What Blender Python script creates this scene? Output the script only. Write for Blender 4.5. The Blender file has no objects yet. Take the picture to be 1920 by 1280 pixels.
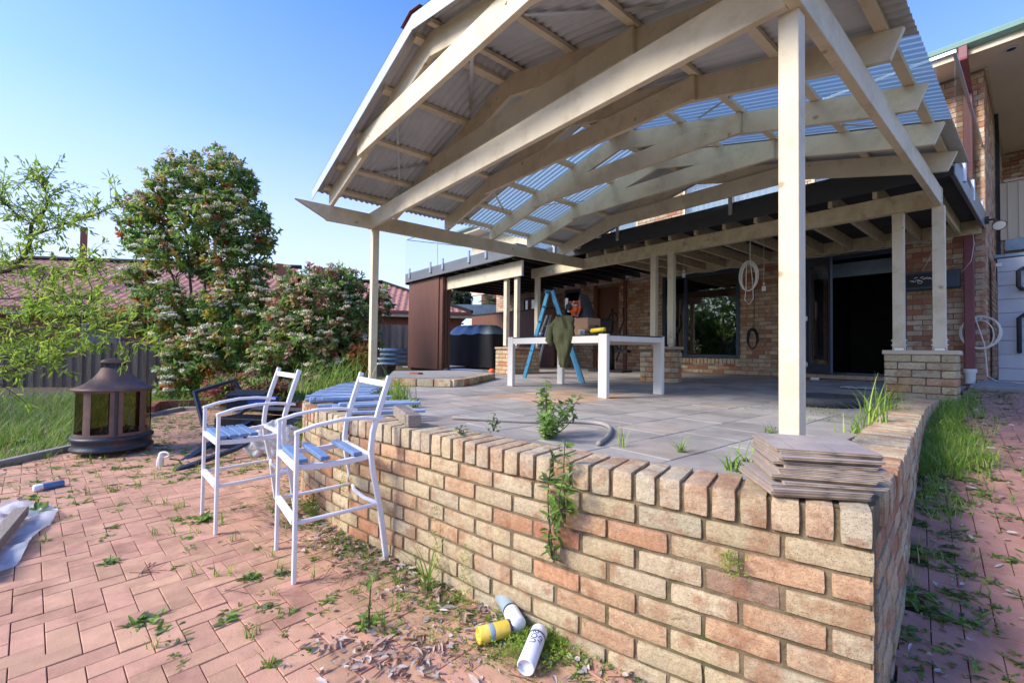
import bpy, math, random
import numpy as np
from mathutils import Vector, Matrix, noise
rnd = random.Random(7); nr = np.random.RandomState(7)
S = bpy.context.scene
COL = S.collection
# ------------------------------------------------------------------ camera frame (solved from the photograph's vanishing points)
FPX = 826.0; CX = 960.0; CY = 640.0; CAMH = 0.50
_a = np.array([280-CX, 650-CY, FPX]); _b = np.array([1960-CX, 671-CY, FPX])
_dn = np.cross(_b, _a); _dn /= np.linalg.norm(_dn)
if _dn[1] < 0: _dn = -_dn
_Y = _b/np.linalg.norm(_b); _X = np.cross(_Y, _dn)*1.0
if _X[0] < 0: _X = -_X
R = np.array([_X, _Y, -_dn]); CAM = np.array([0, 0, CAMH])
def ray(x, y): return R @ np.array([x-CX, y-CY, FPX])
def onZ(x, y, z): d = ray(x, y); return CAM + d*(z-CAMH)/d[2]
def onY(x, y, yy): d = ray(x, y); return CAM + d*yy/d[1]
def atD(x, y, D): return CAM + ray(x, y)/FPX*D
cam = bpy.data.cameras.new('camera'); camo = bpy.data.objects.new('camera', cam); COL.objects.link(camo)
mw = Matrix.Identity(4)
for i in range(3):
    mw[i][0] = R[i][0]; mw[i][1] = -R[i][1]; mw[i][2] = -R[i][2]; mw[i][3] = CAM[i]
camo.matrix_world = mw
cam.sensor_width = 36; cam.lens = 36*FPX/1920; cam.clip_start = 0.02; cam.clip_end = 2000
S.camera = camo
# ------------------------------------------------------------------ world, sun
W = bpy.data.worlds.new('World'); S.world = W; W.use_nodes = True
nt = W.node_tree; bg = nt.nodes['Background']
sky = nt.nodes.new('ShaderNodeTexSky'); sky.sky_type = 'NISHITA'; sky.sun_disc = False
SE = math.radians(36); SD = Vector((0.36, 0.93, 0)).normalized()       # direction the light travels over the ground
sky.sun_elevation = SE; sky.sun_rotation = math.atan2(-SD.x, -SD.y)
sky.air_density = 1.0; sky.dust_density = 0.6; sky.ozone_density = 4.0
hsv = nt.nodes.new('ShaderNodeHueSaturation'); hsv.inputs['Hue'].default_value = .518; hsv.inputs['Saturation'].default_value = 1.28; hsv.inputs['Value'].default_value = .80; nt.links.new(sky.outputs[0], hsv.inputs['Color'])
# pale haze band low in the sky
_tc = nt.nodes.new('ShaderNodeTexCoord'); _sx = nt.nodes.new('ShaderNodeSeparateXYZ'); nt.links.new(_tc.outputs['Generated'], _sx.inputs[0])
_rm = nt.nodes.new('ShaderNodeValToRGB'); nt.links.new(_sx.outputs[2], _rm.inputs[0])
_rm.color_ramp.elements[0].position = 0.0; _rm.color_ramp.elements[0].color = (.95, .95, .95, 1); _rm.color_ramp.elements[1].position = .7; _rm.color_ramp.elements[1].color = (0, 0, 0, 1)
_e = _rm.color_ramp.elements.new(.22); _e.color = (.70, .70, .70, 1); _e = _rm.color_ramp.elements.new(.42); _e.color = (.24, .24, .24, 1)
_hz = nt.nodes.new('ShaderNodeMix'); _hz.data_type = 'RGBA'; nt.links.new(_rm.outputs[0], _hz.inputs[0]); nt.links.new(hsv.outputs[0], _hz.inputs[6]); _hz.inputs[7].default_value = (1.60, 1.74, 1.98, 1)
nt.links.new(_hz.outputs[2], bg.inputs[0]); bg.inputs[1].default_value = 0.15
sun = bpy.data.lights.new('sun', 'SUN'); sun.energy = 1.55; sun.angle = math.radians(20); sun.color = (1, .92, .80)
suno = bpy.data.objects.new('sun', sun); COL.objects.link(suno)
ld = Vector((SD.x*math.cos(SE), SD.y*math.cos(SE), -math.sin(SE)))
suno.rotation_euler = ld.to_track_quat('-Z', 'Y').to_euler()
S.view_settings.view_transform = 'Standard'; S.view_settings.look = 'None'; S.view_settings.exposure = 1.92; S.view_settings.gamma = 1
S.render.engine = 'CYCLES'
# ------------------------------------------------------------------ materials
def mat(name, c1, c2=None, rough=.6, scale=6, bump=0, bscale=40, attr=False, metal=0, spec=.4, stretch=None, detail=6, c3=None, s3=1.5, t3=(.55, .7), trans=0, coord='Object', knots=False):
    m = bpy.data.materials.new(name); m.use_nodes = True; t = m.node_tree; N = t.nodes; L = t.links
    p = N['Principled BSDF']; p.inputs['Roughness'].default_value = rough; p.inputs['Metallic'].default_value = metal
    p.inputs['Specular IOR Level'].default_value = spec
    tc = N.new('ShaderNodeTexCoord'); mp = N.new('ShaderNodeMapping'); L.new(tc.outputs[coord], mp.inputs[0])
    if stretch: mp.inputs['Scale'].default_value = stretch
    out = None
    if c2 is None and not attr and c3 is None:
        p.inputs['Base Color'].default_value = (*c1, 1)
    else:
        n = N.new('ShaderNodeTexNoise'); n.inputs['Scale'].default_value = scale; n.inputs['Detail'].default_value = detail; n.inputs['Roughness'].default_value = .65
        L.new(mp.outputs[0], n.inputs[0])
        r = N.new('ShaderNodeValToRGB'); L.new(n.outputs[0], r.inputs[0])
        r.color_ramp.elements[0].position = .35; r.color_ramp.elements[1].position = .65
        r.color_ramp.elements[0].color = (*c1, 1); r.color_ramp.elements[1].color = (*(c2 or c1), 1)
        out = r.outputs[0]
        if c3 is not None:
            n3 = N.new('ShaderNodeTexNoise'); n3.inputs['Scale'].default_value = s3; n3.inputs['Detail'].default_value = 8; n3.inputs['Roughness'].default_value = .7
            L.new(mp.outputs[0], n3.inputs[0])
            r3 = N.new('ShaderNodeValToRGB'); L.new(n3.outputs[0], r3.inputs[0]); r3.color_ramp.elements[0].position = t3[0]; r3.color_ramp.elements[1].position = t3[1]
            mx = N.new('ShaderNodeMix'); mx.data_type = 'RGBA'; L.new(r3.outputs[0], mx.inputs[0]); L.new(out, mx.inputs[6]); mx.inputs[7].default_value = (*c3, 1); out = mx.outputs[2]
        if knots:
            vo = N.new('ShaderNodeTexVoronoi'); vo.inputs['Scale'].default_value = 3.4; wn = N.new('ShaderNodeTexNoise'); wn.inputs['Scale'].default_value = 14; L.new(mp.outputs[0], wn.inputs[0])
            va = N.new('ShaderNodeVectorMath'); va.operation = 'SCALE'; va.inputs['Scale'].default_value = .035; L.new(wn.outputs['Color'], va.inputs[0]); vb = N.new('ShaderNodeVectorMath'); L.new(mp.outputs[0], vb.inputs[0]); L.new(va.outputs[0], vb.inputs[1]); L.new(vb.outputs[0], vo.inputs[0])
            rk = N.new('ShaderNodeMapRange'); rk.inputs[1].default_value = .035; rk.inputs[2].default_value = .085; rk.inputs[3].default_value = .75; rk.inputs[4].default_value = 0; L.new(vo.outputs['Distance'], rk.inputs[0])
            mk = N.new('ShaderNodeMix'); mk.data_type = 'RGBA'; L.new(rk.outputs[0], mk.inputs[0]); L.new(out, mk.inputs[6]); mk.inputs[7].default_value = (.30, .20, .10, 1); out = mk.outputs[2]
            dn = N.new('ShaderNodeTexNoise'); dn.inputs['Scale'].default_value = 38; dn.inputs['Detail'].default_value = 8; dn.inputs['Roughness'].default_value = .8; L.new(mp.outputs[0], dn.inputs[0])
            rd = N.new('ShaderNodeMapRange'); rd.inputs[1].default_value = .60; rd.inputs[2].default_value = .78; rd.inputs[4].default_value = .45; L.new(dn.outputs[0], rd.inputs[0])
            md = N.new('ShaderNodeMix'); md.data_type = 'RGBA'; L.new(rd.outputs[0], md.inputs[0]); L.new(out, md.inputs[6]); md.inputs[7].default_value = (.28, .21, .13, 1); out = md.outputs[2]
        if attr:
            at = N.new('ShaderNodeAttribute'); at.attribute_name = 'Col'
            mx = N.new('ShaderNodeMix'); mx.data_type = 'RGBA'; mx.blend_type = 'MULTIPLY'; mx.inputs[0].default_value = 1
            L.new(out, mx.inputs[6]); L.new(at.outputs[0], mx.inputs[7]); out = mx.outputs[2]
        L.new(out, p.inputs['Base Color'])
    if bump:
        nb = N.new('ShaderNodeTexNoise'); nb.inputs['Scale'].default_value = bscale; nb.inputs['Detail'].default_value = 8; nb.inputs['Roughness'].default_value = .7
        L.new(mp.outputs[0], nb.inputs[0])
        b = N.new('ShaderNodeBump'); b.inputs['Strength'].default_value = bump; b.inputs['Distance'].default_value = .01
        L.new(nb.outputs[0], b.inputs['Height']); L.new(b.outputs[0], p.inputs['Normal'])
    if trans:
        tr = N.new('ShaderNodeBsdfTranslucent'); ms = N.new('ShaderNodeMixShader'); ms.inputs[0].default_value = trans
        if out is not None: L.new(out, tr.inputs[0])
        else: tr.inputs[0].default_value = (*c1, 1)
        L.new(p.outputs[0], ms.inputs[1]); L.new(tr.outputs[0], ms.inputs[2]); L.new(ms.outputs[0], N['Material Output'].inputs[0])
    return m
def brickmat(name, speck=1.0, patch=True, moss=0.0, sat=1.0):
    m = bpy.data.materials.new(name); m.use_nodes = True; t = m.node_tree; N = t.nodes; L = t.links
    p = N['Principled BSDF']; p.inputs['Roughness'].default_value = .9; p.inputs['Specular IOR Level'].default_value = .2
    tc = N.new('ShaderNodeTexCoord'); at = N.new('ShaderNodeAttribute'); at.attribute_name = 'Col'
    def nz(s, d=8, r=.65):
        n = N.new('ShaderNodeTexNoise'); n.inputs['Scale'].default_value = s; n.inputs['Detail'].default_value = d; n.inputs['Roughness'].default_value = r
        L.new(tc.outputs['Object'], n.inputs[0]); return n.outputs[0]
    def ramp(i, a, b):
        r = N.new('ShaderNodeMapRange'); r.inputs[1].default_value = a; r.inputs[2].default_value = b; L.new(i, r.inputs[0]); return r.outputs[0]
    def mix(f, a, b, mode='MIX'):
        x = N.new('ShaderNodeMix'); x.data_type = 'RGBA'; x.blend_type = mode
        if isinstance(f, float): x.inputs[0].default_value = f
        else: L.new(f, x.inputs[0])
        for k, v in ((6, a), (7, b)):
            if isinstance(v, tuple): x.inputs[k].default_value = (*v, 1)
            else: L.new(v, x.inputs[k])
        return x.outputs[2]
    c = at.outputs[0]
    if patch: c = mix(ramp(nz(9, 5, .6), .50, .62), c, mix(.65, c, (.40, .19, .10)))
    if patch: c = mix(ramp(nz(5, 6, .7), .54, .68), c, mix(.7, c, (.50, .42, .30)))
    c = mix(1.0, c, mix(ramp(nz(60, 6, .8), .3, .75), (.62, .60, .58), (1.2, 1.2, 1.2)), 'MULTIPLY')
    v = N.new('ShaderNodeTexVoronoi'); v.inputs['Scale'].default_value = 150; L.new(tc.outputs['Object'], v.inputs[0])
    sp = N.new('ShaderNodeMath'); sp.operation = 'LESS_THAN'; sp.inputs[1].default_value = .20*speck; L.new(v.outputs['Distance'], sp.inputs[0])
    c = mix(sp.outputs[0], c, mix(.75, c, (.10, .06, .04)))
    if moss: c = mix(ramp(nz(3.2, 9, .75), .60, .72), c, mix(moss, c, (.10, .10, .03)))
    c = mix(ramp(nz(17, 9, .8), .60, .72), c, mix(.5, c, (.22, .16, .11)))
    c = mix(ramp(nz(13, 9, .8), .62, .74), c, mix(.55, c, (.78, .72, .60)))
    c = mix(ramp(nz(2.1, 9, .75), .58, .75), c, mix(.45, c, (.16, .13, .10)))
    L.new(c, p.inputs['Base Color'])
    b = N.new('ShaderNodeBump'); b.inputs['Strength'].default_value = .9; b.inputs['Distance'].default_value = .008
    L.new(nz(110, 8, .8), b.inputs['Height']); L.new(b.outputs[0], p.inputs['Normal'])
    return m
def glassmat(name, tint=(.9, .95, .95), refl=.12, dark=0.0):
    m = bpy.data.materials.new(name); m.use_nodes = True; t = m.node_tree; N = t.nodes; L = t.links
    N.remove(N['Principled BSDF']); g = N.new('ShaderNodeBsdfGlossy'); g.inputs['Roughness'].default_value = .01
    tr = N.new('ShaderNodeBsdfTransparent'); tr.inputs[0].default_value = (*tint, 1)
    lw = N.new('ShaderNodeFresnel'); lw.inputs[0].default_value = 1.5 if refl > .1 else 1.22
    ma = N.new('ShaderNodeMath'); ma.operation = 'ADD'; ma.use_clamp = True; ma.inputs[1].default_value = refl; L.new(lw.outputs[0], ma.inputs[0]); ge = N.new('ShaderNodeNewGeometry'); iv = N.new('ShaderNodeMath'); iv.operation = 'SUBTRACT'; iv.inputs[0].default_value = 1; L.new(ge.outputs['Backfacing'], iv.inputs[1]); mu = N.new('ShaderNodeMath'); mu.operation = 'MULTIPLY'; L.new(ma.outputs[0], mu.inputs[0]); L.new(iv.outputs[0], mu.inputs[1]); ma = mu
    ms = N.new('ShaderNodeMixShader'); L.new(ma.outputs[0], ms.inputs[0]); L.new(tr.outputs[0], ms.inputs[1]); L.new(g.outputs[0], ms.inputs[2])
    L.new(ms.outputs[0], N['Material Output'].inputs[0]); return m
M = {}
M['cream'] = mat('cream_paint', (.70, .605, .435), (.62, .53, .375), rough=.6, scale=3, bump=.25, bscale=55, c3=(.40, .31, .18), s3=3.5, t3=(.50, .84), knots=True)
M['cream_old'] = mat('weathered_cream_paint', (.68, .58, .38), (.54, .43, .26), rough=.7, scale=7, bump=.2, bscale=50, c3=(.14, .10, .05), s3=9, t3=(.56, .80))
M['brick'] = brickmat('wall_brick', moss=.8)
M['hbrick'] = brickmat('house_brick')
M['redbrick'] = brickmat('red_brick', patch=False)
M['mortar'] = mat('mortar', (.24, .18, .105), (.12, .09, .05), rough=.95, scale=14, bump=.8, bscale=70, c3=(.07, .08, .025), s3=3)
M['hmortar'] = mat('house_mortar', (.23, .185, .13), (.16, .125, .09), rough=.95, scale=14, bump=.4)
M['paver'] = mat('paver', (1.06, 1.06, 1.06), (.86, .84, .84), rough=.88, scale=9, bump=.35, bscale=120, attr=True, c3=(.40, .36, .32), s3=3.4, t3=(.50, .80))
M['tile'] = mat('patio_tile', (1.1, 1.1, 1.1), (.8, .8, .8), rough=.62, scale=4, bump=.15, bscale=70, attr=True, c3=(.55, .53, .52), s3=2.2, t3=(.52, .8))
M['soil'] = mat('soil', (.11, .075, .045), (.06, .042, .028), rough=1, scale=3, bump=.8, bscale=30, c3=(.055, .07, .02), s3=.8, t3=(.45, .6))
M['zinc'] = mat('roof_sheet_metal', (.52, .54, .55), (.44, .46, .47), rough=.55, scale=2, metal=.0, bump=.03)
M['flash'] = mat('flashing', (.58, .60, .62), (.50, .52, .54), rough=.35, scale=2, metal=.3)
M['white'] = mat('white_paint', (.74, .75, .77), (.66, .67, .70), rough=.4, scale=9, bump=.05, c3=(.50, .47, .42), s3=14, t3=(.62, .74))
M['tablewhite'] = mat('table_white', (.60, .58, .54), (.54, .52, .485), rough=.4, scale=3, stretch=(30, 30, 1))
M['blue'] = mat('blue_slat_paint', (.16, .26, .44), (.12, .20, .36), rough=.45, scale=20, bump=.1)
M['blue_top'] = mat('faded_blue_slat_paint', (.36, .46, .62), (.26, .35, .52), rough=.4, scale=14, bump=.15, c3=(.36, .42, .52), s3=6)
M['blueladder'] = mat('blue_ladder_paint', (.05, .21, .34), (.04, .16, .28), rough=.4, scale=8, bump=.05, c3=(.03, .12, .25), s3=16, t3=(.58, .68))
M['black'] = mat('black', (.02, .02, .022), (.012, .012, .014), rough=.5, scale=9)
M['navyframe'] = mat('dark_window_frame', (.035, .055, .085), (.028, .045, .07), rough=.35, scale=4)
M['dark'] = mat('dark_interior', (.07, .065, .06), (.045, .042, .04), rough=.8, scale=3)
M['dgrey'] = mat('dark_grey_fascia', (.06, .065, .07), (.05, .054, .058), rough=.45, scale=4, bump=.05, bscale=20)
M['lgrey'] = mat('grey_fascia', (.16, .165, .17), (.13, .135, .14), rough=.4, scale=3)
M['steel'] = mat('steel', (.55, .56, .57), rough=.3, metal=.8)
M['maroon'] = mat('maroon_downpipe', (.20, .055, .06), (.16, .045, .05), rough=.45, scale=5, bump=.05)
M['green'] = mat('green_gutter', (.22, .36, .28), (.19, .31, .25), rough=.35, scale=2)
M['soffit'] = mat('soffit_paint', (.76, .64, .50), (.72, .60, .47), rough=.7, scale=3)
M['beige'] = mat('beige_cladding', (.56, .46, .33), (.52, .43, .31), rough=.5, scale=2)
M['brownslat'] = mat('brown_timber_screen', (.20, .085, .05), (.13, .055, .033), rough=.5, scale=2.5, stretch=(40, 40, .6), bump=.1)
M['rust'] = mat('rusty_steel', (.20, .125, .10), (.13, .09, .08), rough=.6, scale=5, bump=.25, bscale=60, metal=.3, c3=(.30, .14, .08), s3=7)
M['bsteel'] = mat('blackened_steel', (.045, .055, .07), (.035, .04, .05), rough=.45, scale=6, bump=.2, metal=.4, c3=(.11, .055, .04), s3=5)
M['mesh'] = glassmat('smoky_mesh', (.52, .44, .32), .01)
M['glass'] = glassmat('clear_glass', (.96, .98, .98), .02)
M['wglass'] = glassmat('window_glass', (.72, .78, .8), .16)
M['wood'] = mat('weathered_timber', (.36, .30, .24), (.20, .16, .125), rough=.85, scale=5, stretch=(3, 30, 30), bump=.5, bscale=25)
M['woodend'] = mat('timber_end_grain', (.17, .12, .085), (.10, .07, .05), rough=.9, scale=30)
M['fence'] = mat('fence_paling', (.26, .215, .17), (.13, .11, .085), rough=.95, scale=4, stretch=(14, 14, .7), bump=.5, attr=True)
M['bark'] = mat('bark', (.13, .095, .07), (.06, .045, .035), rough=.95, scale=12, bump=.8, bscale=40)
M['leaf'] = mat('leaf', (1.15, 1.15, 1.1), (.8, .8, .8), rough=.55, scale=3, attr=True, spec=.25, trans=.5)
M['grass'] = mat('grass_blade', (1.1, 1.1, 1.1), (.8, .8, .8), rough=.5, scale=2, attr=True, spec=.3, trans=.35)
M['petal'] = mat('blossom', (1, 1, 1), (.8, .8, .8), rough=.8, scale=20, attr=True, trans=.2)
M['litter'] = mat('dry_leaf', (1, 1, 1), (.75, .7, .68), rough=.85, scale=20, attr=True, trans=.1)
M['conc'] = mat('concrete', (.33, .31, .28), (.24, .225, .20), rough=.9, scale=4, bump=.4, bscale=60, c3=(.12, .12, .08), s3=1.5)
M['rooftile'] = mat('terracotta_roof_tile', (.46, .22, .16), (.33, .16, .12), rough=.8, scale=5, bump=.2, attr=True)
M['jacket'] = mat('olive_cloth', (.075, .08, .035), (.045, .05, .022), rough=.95, scale=9, bump=.3)
M['card'] = mat('cardboard', (.40, .24, .14), (.34, .20, .12), rough=.85, scale=3)
M['orange'] = mat('orange_plastic', (.75, .12, .02), rough=.35)
M['yellow'] = mat('yellow_plastic', (.70, .50, .03), rough=.35)
M['cablew'] = mat('white_cable', (.66, .62, .54), rough=.5)
M['tin'] = mat('galvanised_iron', (.20, .27, .32), (.15, .20, .25), rough=.35, metal=.4, scale=6)
M['tank'] = mat('grey_tank', (.44, .45, .47), (.39, .40, .42), rough=.6, scale=3, bump=.05)
M['rubber'] = mat('rubber', (.035, .038, .042), (.022, .024, .027), rough=.75, scale=20, bump=.2)
M['laminate'] = mat('stone_look_board', (.40, .34, .30), (.31, .26, .235), rough=.45, scale=7, c3=(.36, .30, .29), s3=4)
M['boardedge'] = mat('board_edge', (.50, .38, .26), (.22, .165, .12), rough=.9, scale=14, bump=.3, attr=True)
M['plastic'] = mat('clear_plastic_sheet', (.74, .75, .74), (.60, .61, .60), rough=.22, scale=6, spec=.8, bump=.9, bscale=9)
M['tvblue'] = mat('blue_paint_splash', (.02, .09, .5), (.02, .04, .12), rough=.4, scale=8)
M['curtain'] = mat('white_curtain', (.75, .77, .80), (.55, .58, .62), rough=.8, scale=2, stretch=(20, 20, .3))
M['bluecurtain'] = mat('blue_curtain', (.25, .36, .52), (.16, .24, .38), rough=.8, scale=2, stretch=(20, 20, .3))
M['pipew'] = mat('white_pvc', (.72, .70, .65), rough=.5)
M['poly'] = bpy.data.materials.new('translucent_roofing'); M['poly'].use_nodes = True
_t = M['poly'].node_tree; _N = _t.nodes; _L = _t.links; _p = _N['Principled BSDF']; _p.inputs['Base Color'].default_value = (.24, .32, .34, 1); _p.inputs['Roughness'].default_value = .3
_tr = _N.new('ShaderNodeBsdfTranslucent'); _tr.inputs[0].default_value = (.33, .45, .48, 1)
_tp = _N.new('ShaderNodeBsdfTransparent'); _tp.inputs[0].default_value = (.42, .56, .60, 1)
_m1 = _N.new('ShaderNodeMixShader'); _m1.inputs[0].default_value = .6; _m2 = _N.new('ShaderNodeMixShader'); _m2.inputs[0].default_value = .08
_L.new(_p.outputs[0], _m1.inputs[1]); _L.new(_tr.outputs[0], _m1.inputs[2]); _L.new(_m1.outputs[0], _m2.inputs[1]); _L.new(_tp.outputs[0], _m2.inputs[2]); _L.new(_m2.outputs[0], _N['Material Output'].inputs[0])
# bag / sheet: partly see-through plastic
_t = M['plastic'].node_tree; _N = _t.nodes; _L = _t.links
_tp = _N.new('ShaderNodeBsdfTransparent'); _ms = _N.new('ShaderNodeMixShader'); _ms.inputs[0].default_value = .38
_L.new(_N['Principled BSDF'].outputs[0], _ms.inputs[1]); _L.new(_tp.outputs[0], _ms.inputs[2]); _L.new(_ms.outputs[0], _N['Material Output'].inputs[0])
# ------------------------------------------------------------------ mesh builder
class MB:
    def __init__(s): s.v = []; s.f = []; s.c = []; s.mi = []; s.hascol = False
    def add(s, vs, fs, col=None, mi=0):
        o = len(s.v); s.v.extend([tuple(map(float, p)) for p in vs]); s.f.extend([tuple(i+o for i in f) for f in fs]); s.mi.extend([mi]*len(fs))
        if col is not None: s.hascol = True
        s.c.extend([col or (1, 1, 1)]*len(vs)); return s
    def box(s, x0, x1, y0, y1, z0, z1, col=None, mi=0, fn=None):
        vs = [(x0, y0, z0), (x1, y0, z0), (x1, y1, z0), (x0, y1, z0), (x0, y0, z1), (x1, y0, z1), (x1, y1, z1), (x0, y1, z1)]
        if fn: vs = [fn(p) for p in vs]
        return s.add(vs, [(0, 3, 2, 1), (4, 5, 6, 7), (0, 1, 5, 4), (1, 2, 6, 5), (2, 3, 7, 6), (3, 0, 4, 7)], col, mi)
    def beam(s, p0, p1, w, h, up=(0, 0, 1), col=None, mi=0, e0=0, e1=0):
        p0 = Vector(p0); p1 = Vector(p1); d = (p1-p0).normalized(); p0 = p0-d*e0; p1 = p1+d*e1
        r = d.cross(Vector(up)).normalized(); u = r.cross(d).normalized()
        vs = []
        for p in (p0, p1):
            for a, b in ((-1, -1), (1, -1), (1, 1), (-1, 1)): vs.append(p+r*a*w/2+u*b*h/2)
        return s.add(vs, [(0, 1, 2, 3), (7, 6, 5, 4), (0, 4, 5, 1), (1, 5, 6, 2), (2, 6, 7, 3), (3, 7, 4, 0)], col, mi)
    def tube(s, pts, r, n=8, col=None, mi=0, cap=True):
        pts = [Vector(p) for p in pts]; rs = r if isinstance(r, (list, tuple)) else [r]*len(pts)
        vs = []; fs = []; ref = Vector((0, 0, 1))
        prev = None
        for i, p in enumerate(pts):
            d = (pts[min(i+1, len(pts)-1)]-pts[max(i-1, 0)])
            d = d.normalized() if d.length > 1e-9 else Vector((0, 0, 1))
            if prev is None:
                a = d.cross(Vector((.3, .5, .81))); a = a if a.length > .1 else d.cross(Vector((1, 0, 0)))
            else: a = prev-d*prev.dot(d)
            if a.length < 1e-6: a = d.cross(Vector((1, 0, .2)))
            a.normalize(); prev = a; b = d.cross(a)
            for k in range(n):
                t = 2*math.pi*k/n; vs.append(p+(a*math.cos(t)+b*math.sin(t))*rs[i])
        for i in range(len(pts)-1):
            for k in range(n):
                fs.append((i*n+k, i*n+(k+1) % n, (i+1)*n+(k+1) % n, (i+1)*n+k))
        if cap: fs.append(tuple(range(n-1, -1, -1))); fs.append(tuple((len(pts)-1)*n+k for k in range(n)))
        return s.add(vs, fs, col, mi)
    def lathe(s, prof, c=(0, 0, 0), n=40, sx=1, sy=1, col=None, mi=0, a0=0, a1=2*math.pi, axis=None):
        vs = []; fs = []; full = abs(a1-a0-2*math.pi) < 1e-6; m = n if full else n+1
        for r, z in prof:
            for k in range(m):
                t = a0+(a1-a0)*k/n; vs.append(Vector((r*math.cos(t)*sx, r*math.sin(t)*sy, z)))
        for i in range(len(prof)-1):
            for k in range(n):
                k2 = (k+1) % m; fs.append((i*m+k, i*m+k2, (i+1)*m+k2, (i+1)*m+k))
        if axis is not None: vs = [axis @ v for v in vs]
        vs = [v+Vector(c) for v in vs]
        return s.add(vs, fs, col, mi)
    def prism(s, poly, z0, z1, col=None, mi=0, fn=None):
        n = len(poly); vs = [(x, y, z0) for x, y in poly]+[(x, y, z1) for x, y in poly]
        if fn: vs = [fn(p) for p in vs]
        fs = [tuple(range(n-1, -1, -1)), tuple(range(n, 2*n))]+[(i, (i+1) % n, n+(i+1) % n, n+i) for i in range(n)]
        return s.add(vs, fs, col, mi)
    def mesh(s, name):
        me = bpy.data.meshes.new(name); me.from_pydata(s.v, [], s.f)
        if s.hascol:
            a = me.attributes.new('Col', 'FLOAT_COLOR', 'POINT'); arr = np.ones((len(s.v), 4), np.float32); arr[:, :3] = np.array(s.c, np.float32); a.data.foreach_set('color', arr.ravel())
        return me
def obj(name, mb, m, parent=None, bevel=0, smooth=False, loc=None, seg=1):
    if isinstance(mb, MB) and not mb.hascol and m in ('redbrick', 'brick', 'hbrick'):
        mb.hascol = True; mb.c = [(.34, .14, .09) if m == 'redbrick' else (.50, .36, .24)]*len(mb.v)
    me = mb.mesh(name) if isinstance(mb, MB) else mb
    ms = m if isinstance(m, (list, tuple)) else [m]
    for x in ms: me.materials.append(M[x] if isinstance(x, str) else x)
    if isinstance(mb, MB) and len(ms) > 1: me.polygons.foreach_set('material_index', mb.mi)
    if smooth: me.polygons.foreach_set('use_smooth', [True]*len(me.polygons))
    me.update()
    o = bpy.data.objects.new(name, me); COL.objects.link(o)
    if parent is not None: o.parent = parent
    if loc: o.location = loc
    if bevel:
        b = o.modifiers.new('bevel', 'BEVEL'); b.width = bevel; b.segments = seg; b.limit_method = 'ANGLE'; b.angle_limit = math.radians(40)
    return o
def tag(o, label, cat, group=None):
    o['label'] = label; o['category'] = cat
    if group: o['group'] = group
    return o
def thing(name, label, cat, group=None, loc=(0, 0, 0), rz=0):
    o = bpy.data.objects.new(name, None); COL.objects.link(o); o.empty_display_size = .1; o.location = loc; o.rotation_euler = (0, 0, rz)
    return tag(o, label, cat, group)
def struct(o, kind='structure'): o['kind'] = kind; return o
def arc(p0, p1, sag, n=8, ax=(0, 0, 1)):
    p0 = Vector(p0); p1 = Vector(p1); ax = Vector(ax)
    return [p0.lerp(p1, t)+ax*sag*4*t*(1-t) for t in [i/n for i in range(n+1)]]
def interp(x, xs, ys): return float(np.interp(x, xs, ys))
def catmull(P, k=8):
    P = [np.array(p, float) for p in P]; Q = [2*P[0]-P[1]]+P+[2*P[-1]-P[-2]]; out = []
    for i in range(1, len(Q)-2):
        for j in range(k):
            t = j/k; a, b, c, d = Q[i-1:i+3]
            out.append(.5*((2*b)+(-a+c)*t+(2*a-5*b+4*c-d)*t*t+(-a+3*b-3*c+d)*t**3))
    out.append(P[-1]); return out
class Line:                                                              # arc-length parametrised polyline
    def __init__(s, P): s.P = np.array(P, float); d = np.linalg.norm(np.diff(s.P, axis=0), axis=1); s.s = np.concatenate([[0], np.cumsum(d)]); s.len = s.s[-1]
    def at(s, t): return np.array([np.interp(t, s.s, s.P[:, 0]), np.interp(t, s.s, s.P[:, 1])])
    def tan(s, t): v = s.at(min(t+.06, s.len))-s.at(max(t-.06, 0)); return v/np.linalg.norm(v)
def unit3(v): v = np.array([v[0], v[1], 0.]); return v/np.linalg.norm(v)
# ------------------------------------------------------------------ site geometry
FRONT = Line(catmull([(-.305, 1.585), (-.70, 1.462), (-1.17, 1.33), (-1.69, 1.215), (-2.17, 1.14), (-2.6, 1.055), (-3.0, .985), (-3.4, .955), (-3.72, .965), (-3.98, 1.01), (-4.25, 1.13), (-4.75, 1.42), (-5.6, 1.93), (-6.6, 2.5)]))
RIGHT = Line(catmull([(-.305, 1.585), (-.345, 2.0), (-.408, 2.69), (-.478, 3.33), (-.585, 4.41), (-.665, 5.3), (-.70, 6.4)]))
ZG = -.70
def xr(y): return interp(y, [1.585, 2.69, 4.41, 6.4, 6.7, 9.8], [-.305, -.408, -.585, -.70, -.62, -.56])
def pathz(y): return interp(y, [1.4, 2.1, 2.7, 3.4, 4.1, 4.8, 5.6, 6.5, 8, 9.8, 12], [-.70, -.665, -.585, -.44, -.325, -.27, -.15, -.03, .08, .13, .13])
def sm(t): t = max(0, min(1, t)); return t*t*(3-2*t)
LL = np.array([(-4.25, 1.13), (-7.2, 2.85)]); _d = (LL[1]-LL[0])/np.linalg.norm(LL[1]-LL[0]); _n = np.array([_d[1], -_d[0]]); _n = _n if _n[1] > 0 else -_n
def gz(x, y):
    if y > 1.35 and x > xr(y)-.1: return pathz(y)
    d = (np.array([x, y])-LL[0]) @ _n
    along = (np.array([x, y])-LL[0]) @ _d
    if along > .2:
        w = .12+.55*max(0, along-2.6)
        z = ZG+(-.02-ZG)*sm((d-.12)/max(w, .12))
    else: z = ZG
    z += .015*noise.noise(Vector((x*1.3, y*1.3, 0)))
    return z
def patioz(y): return .06*max(0, min(1, (y-6.5)/3.3))
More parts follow.
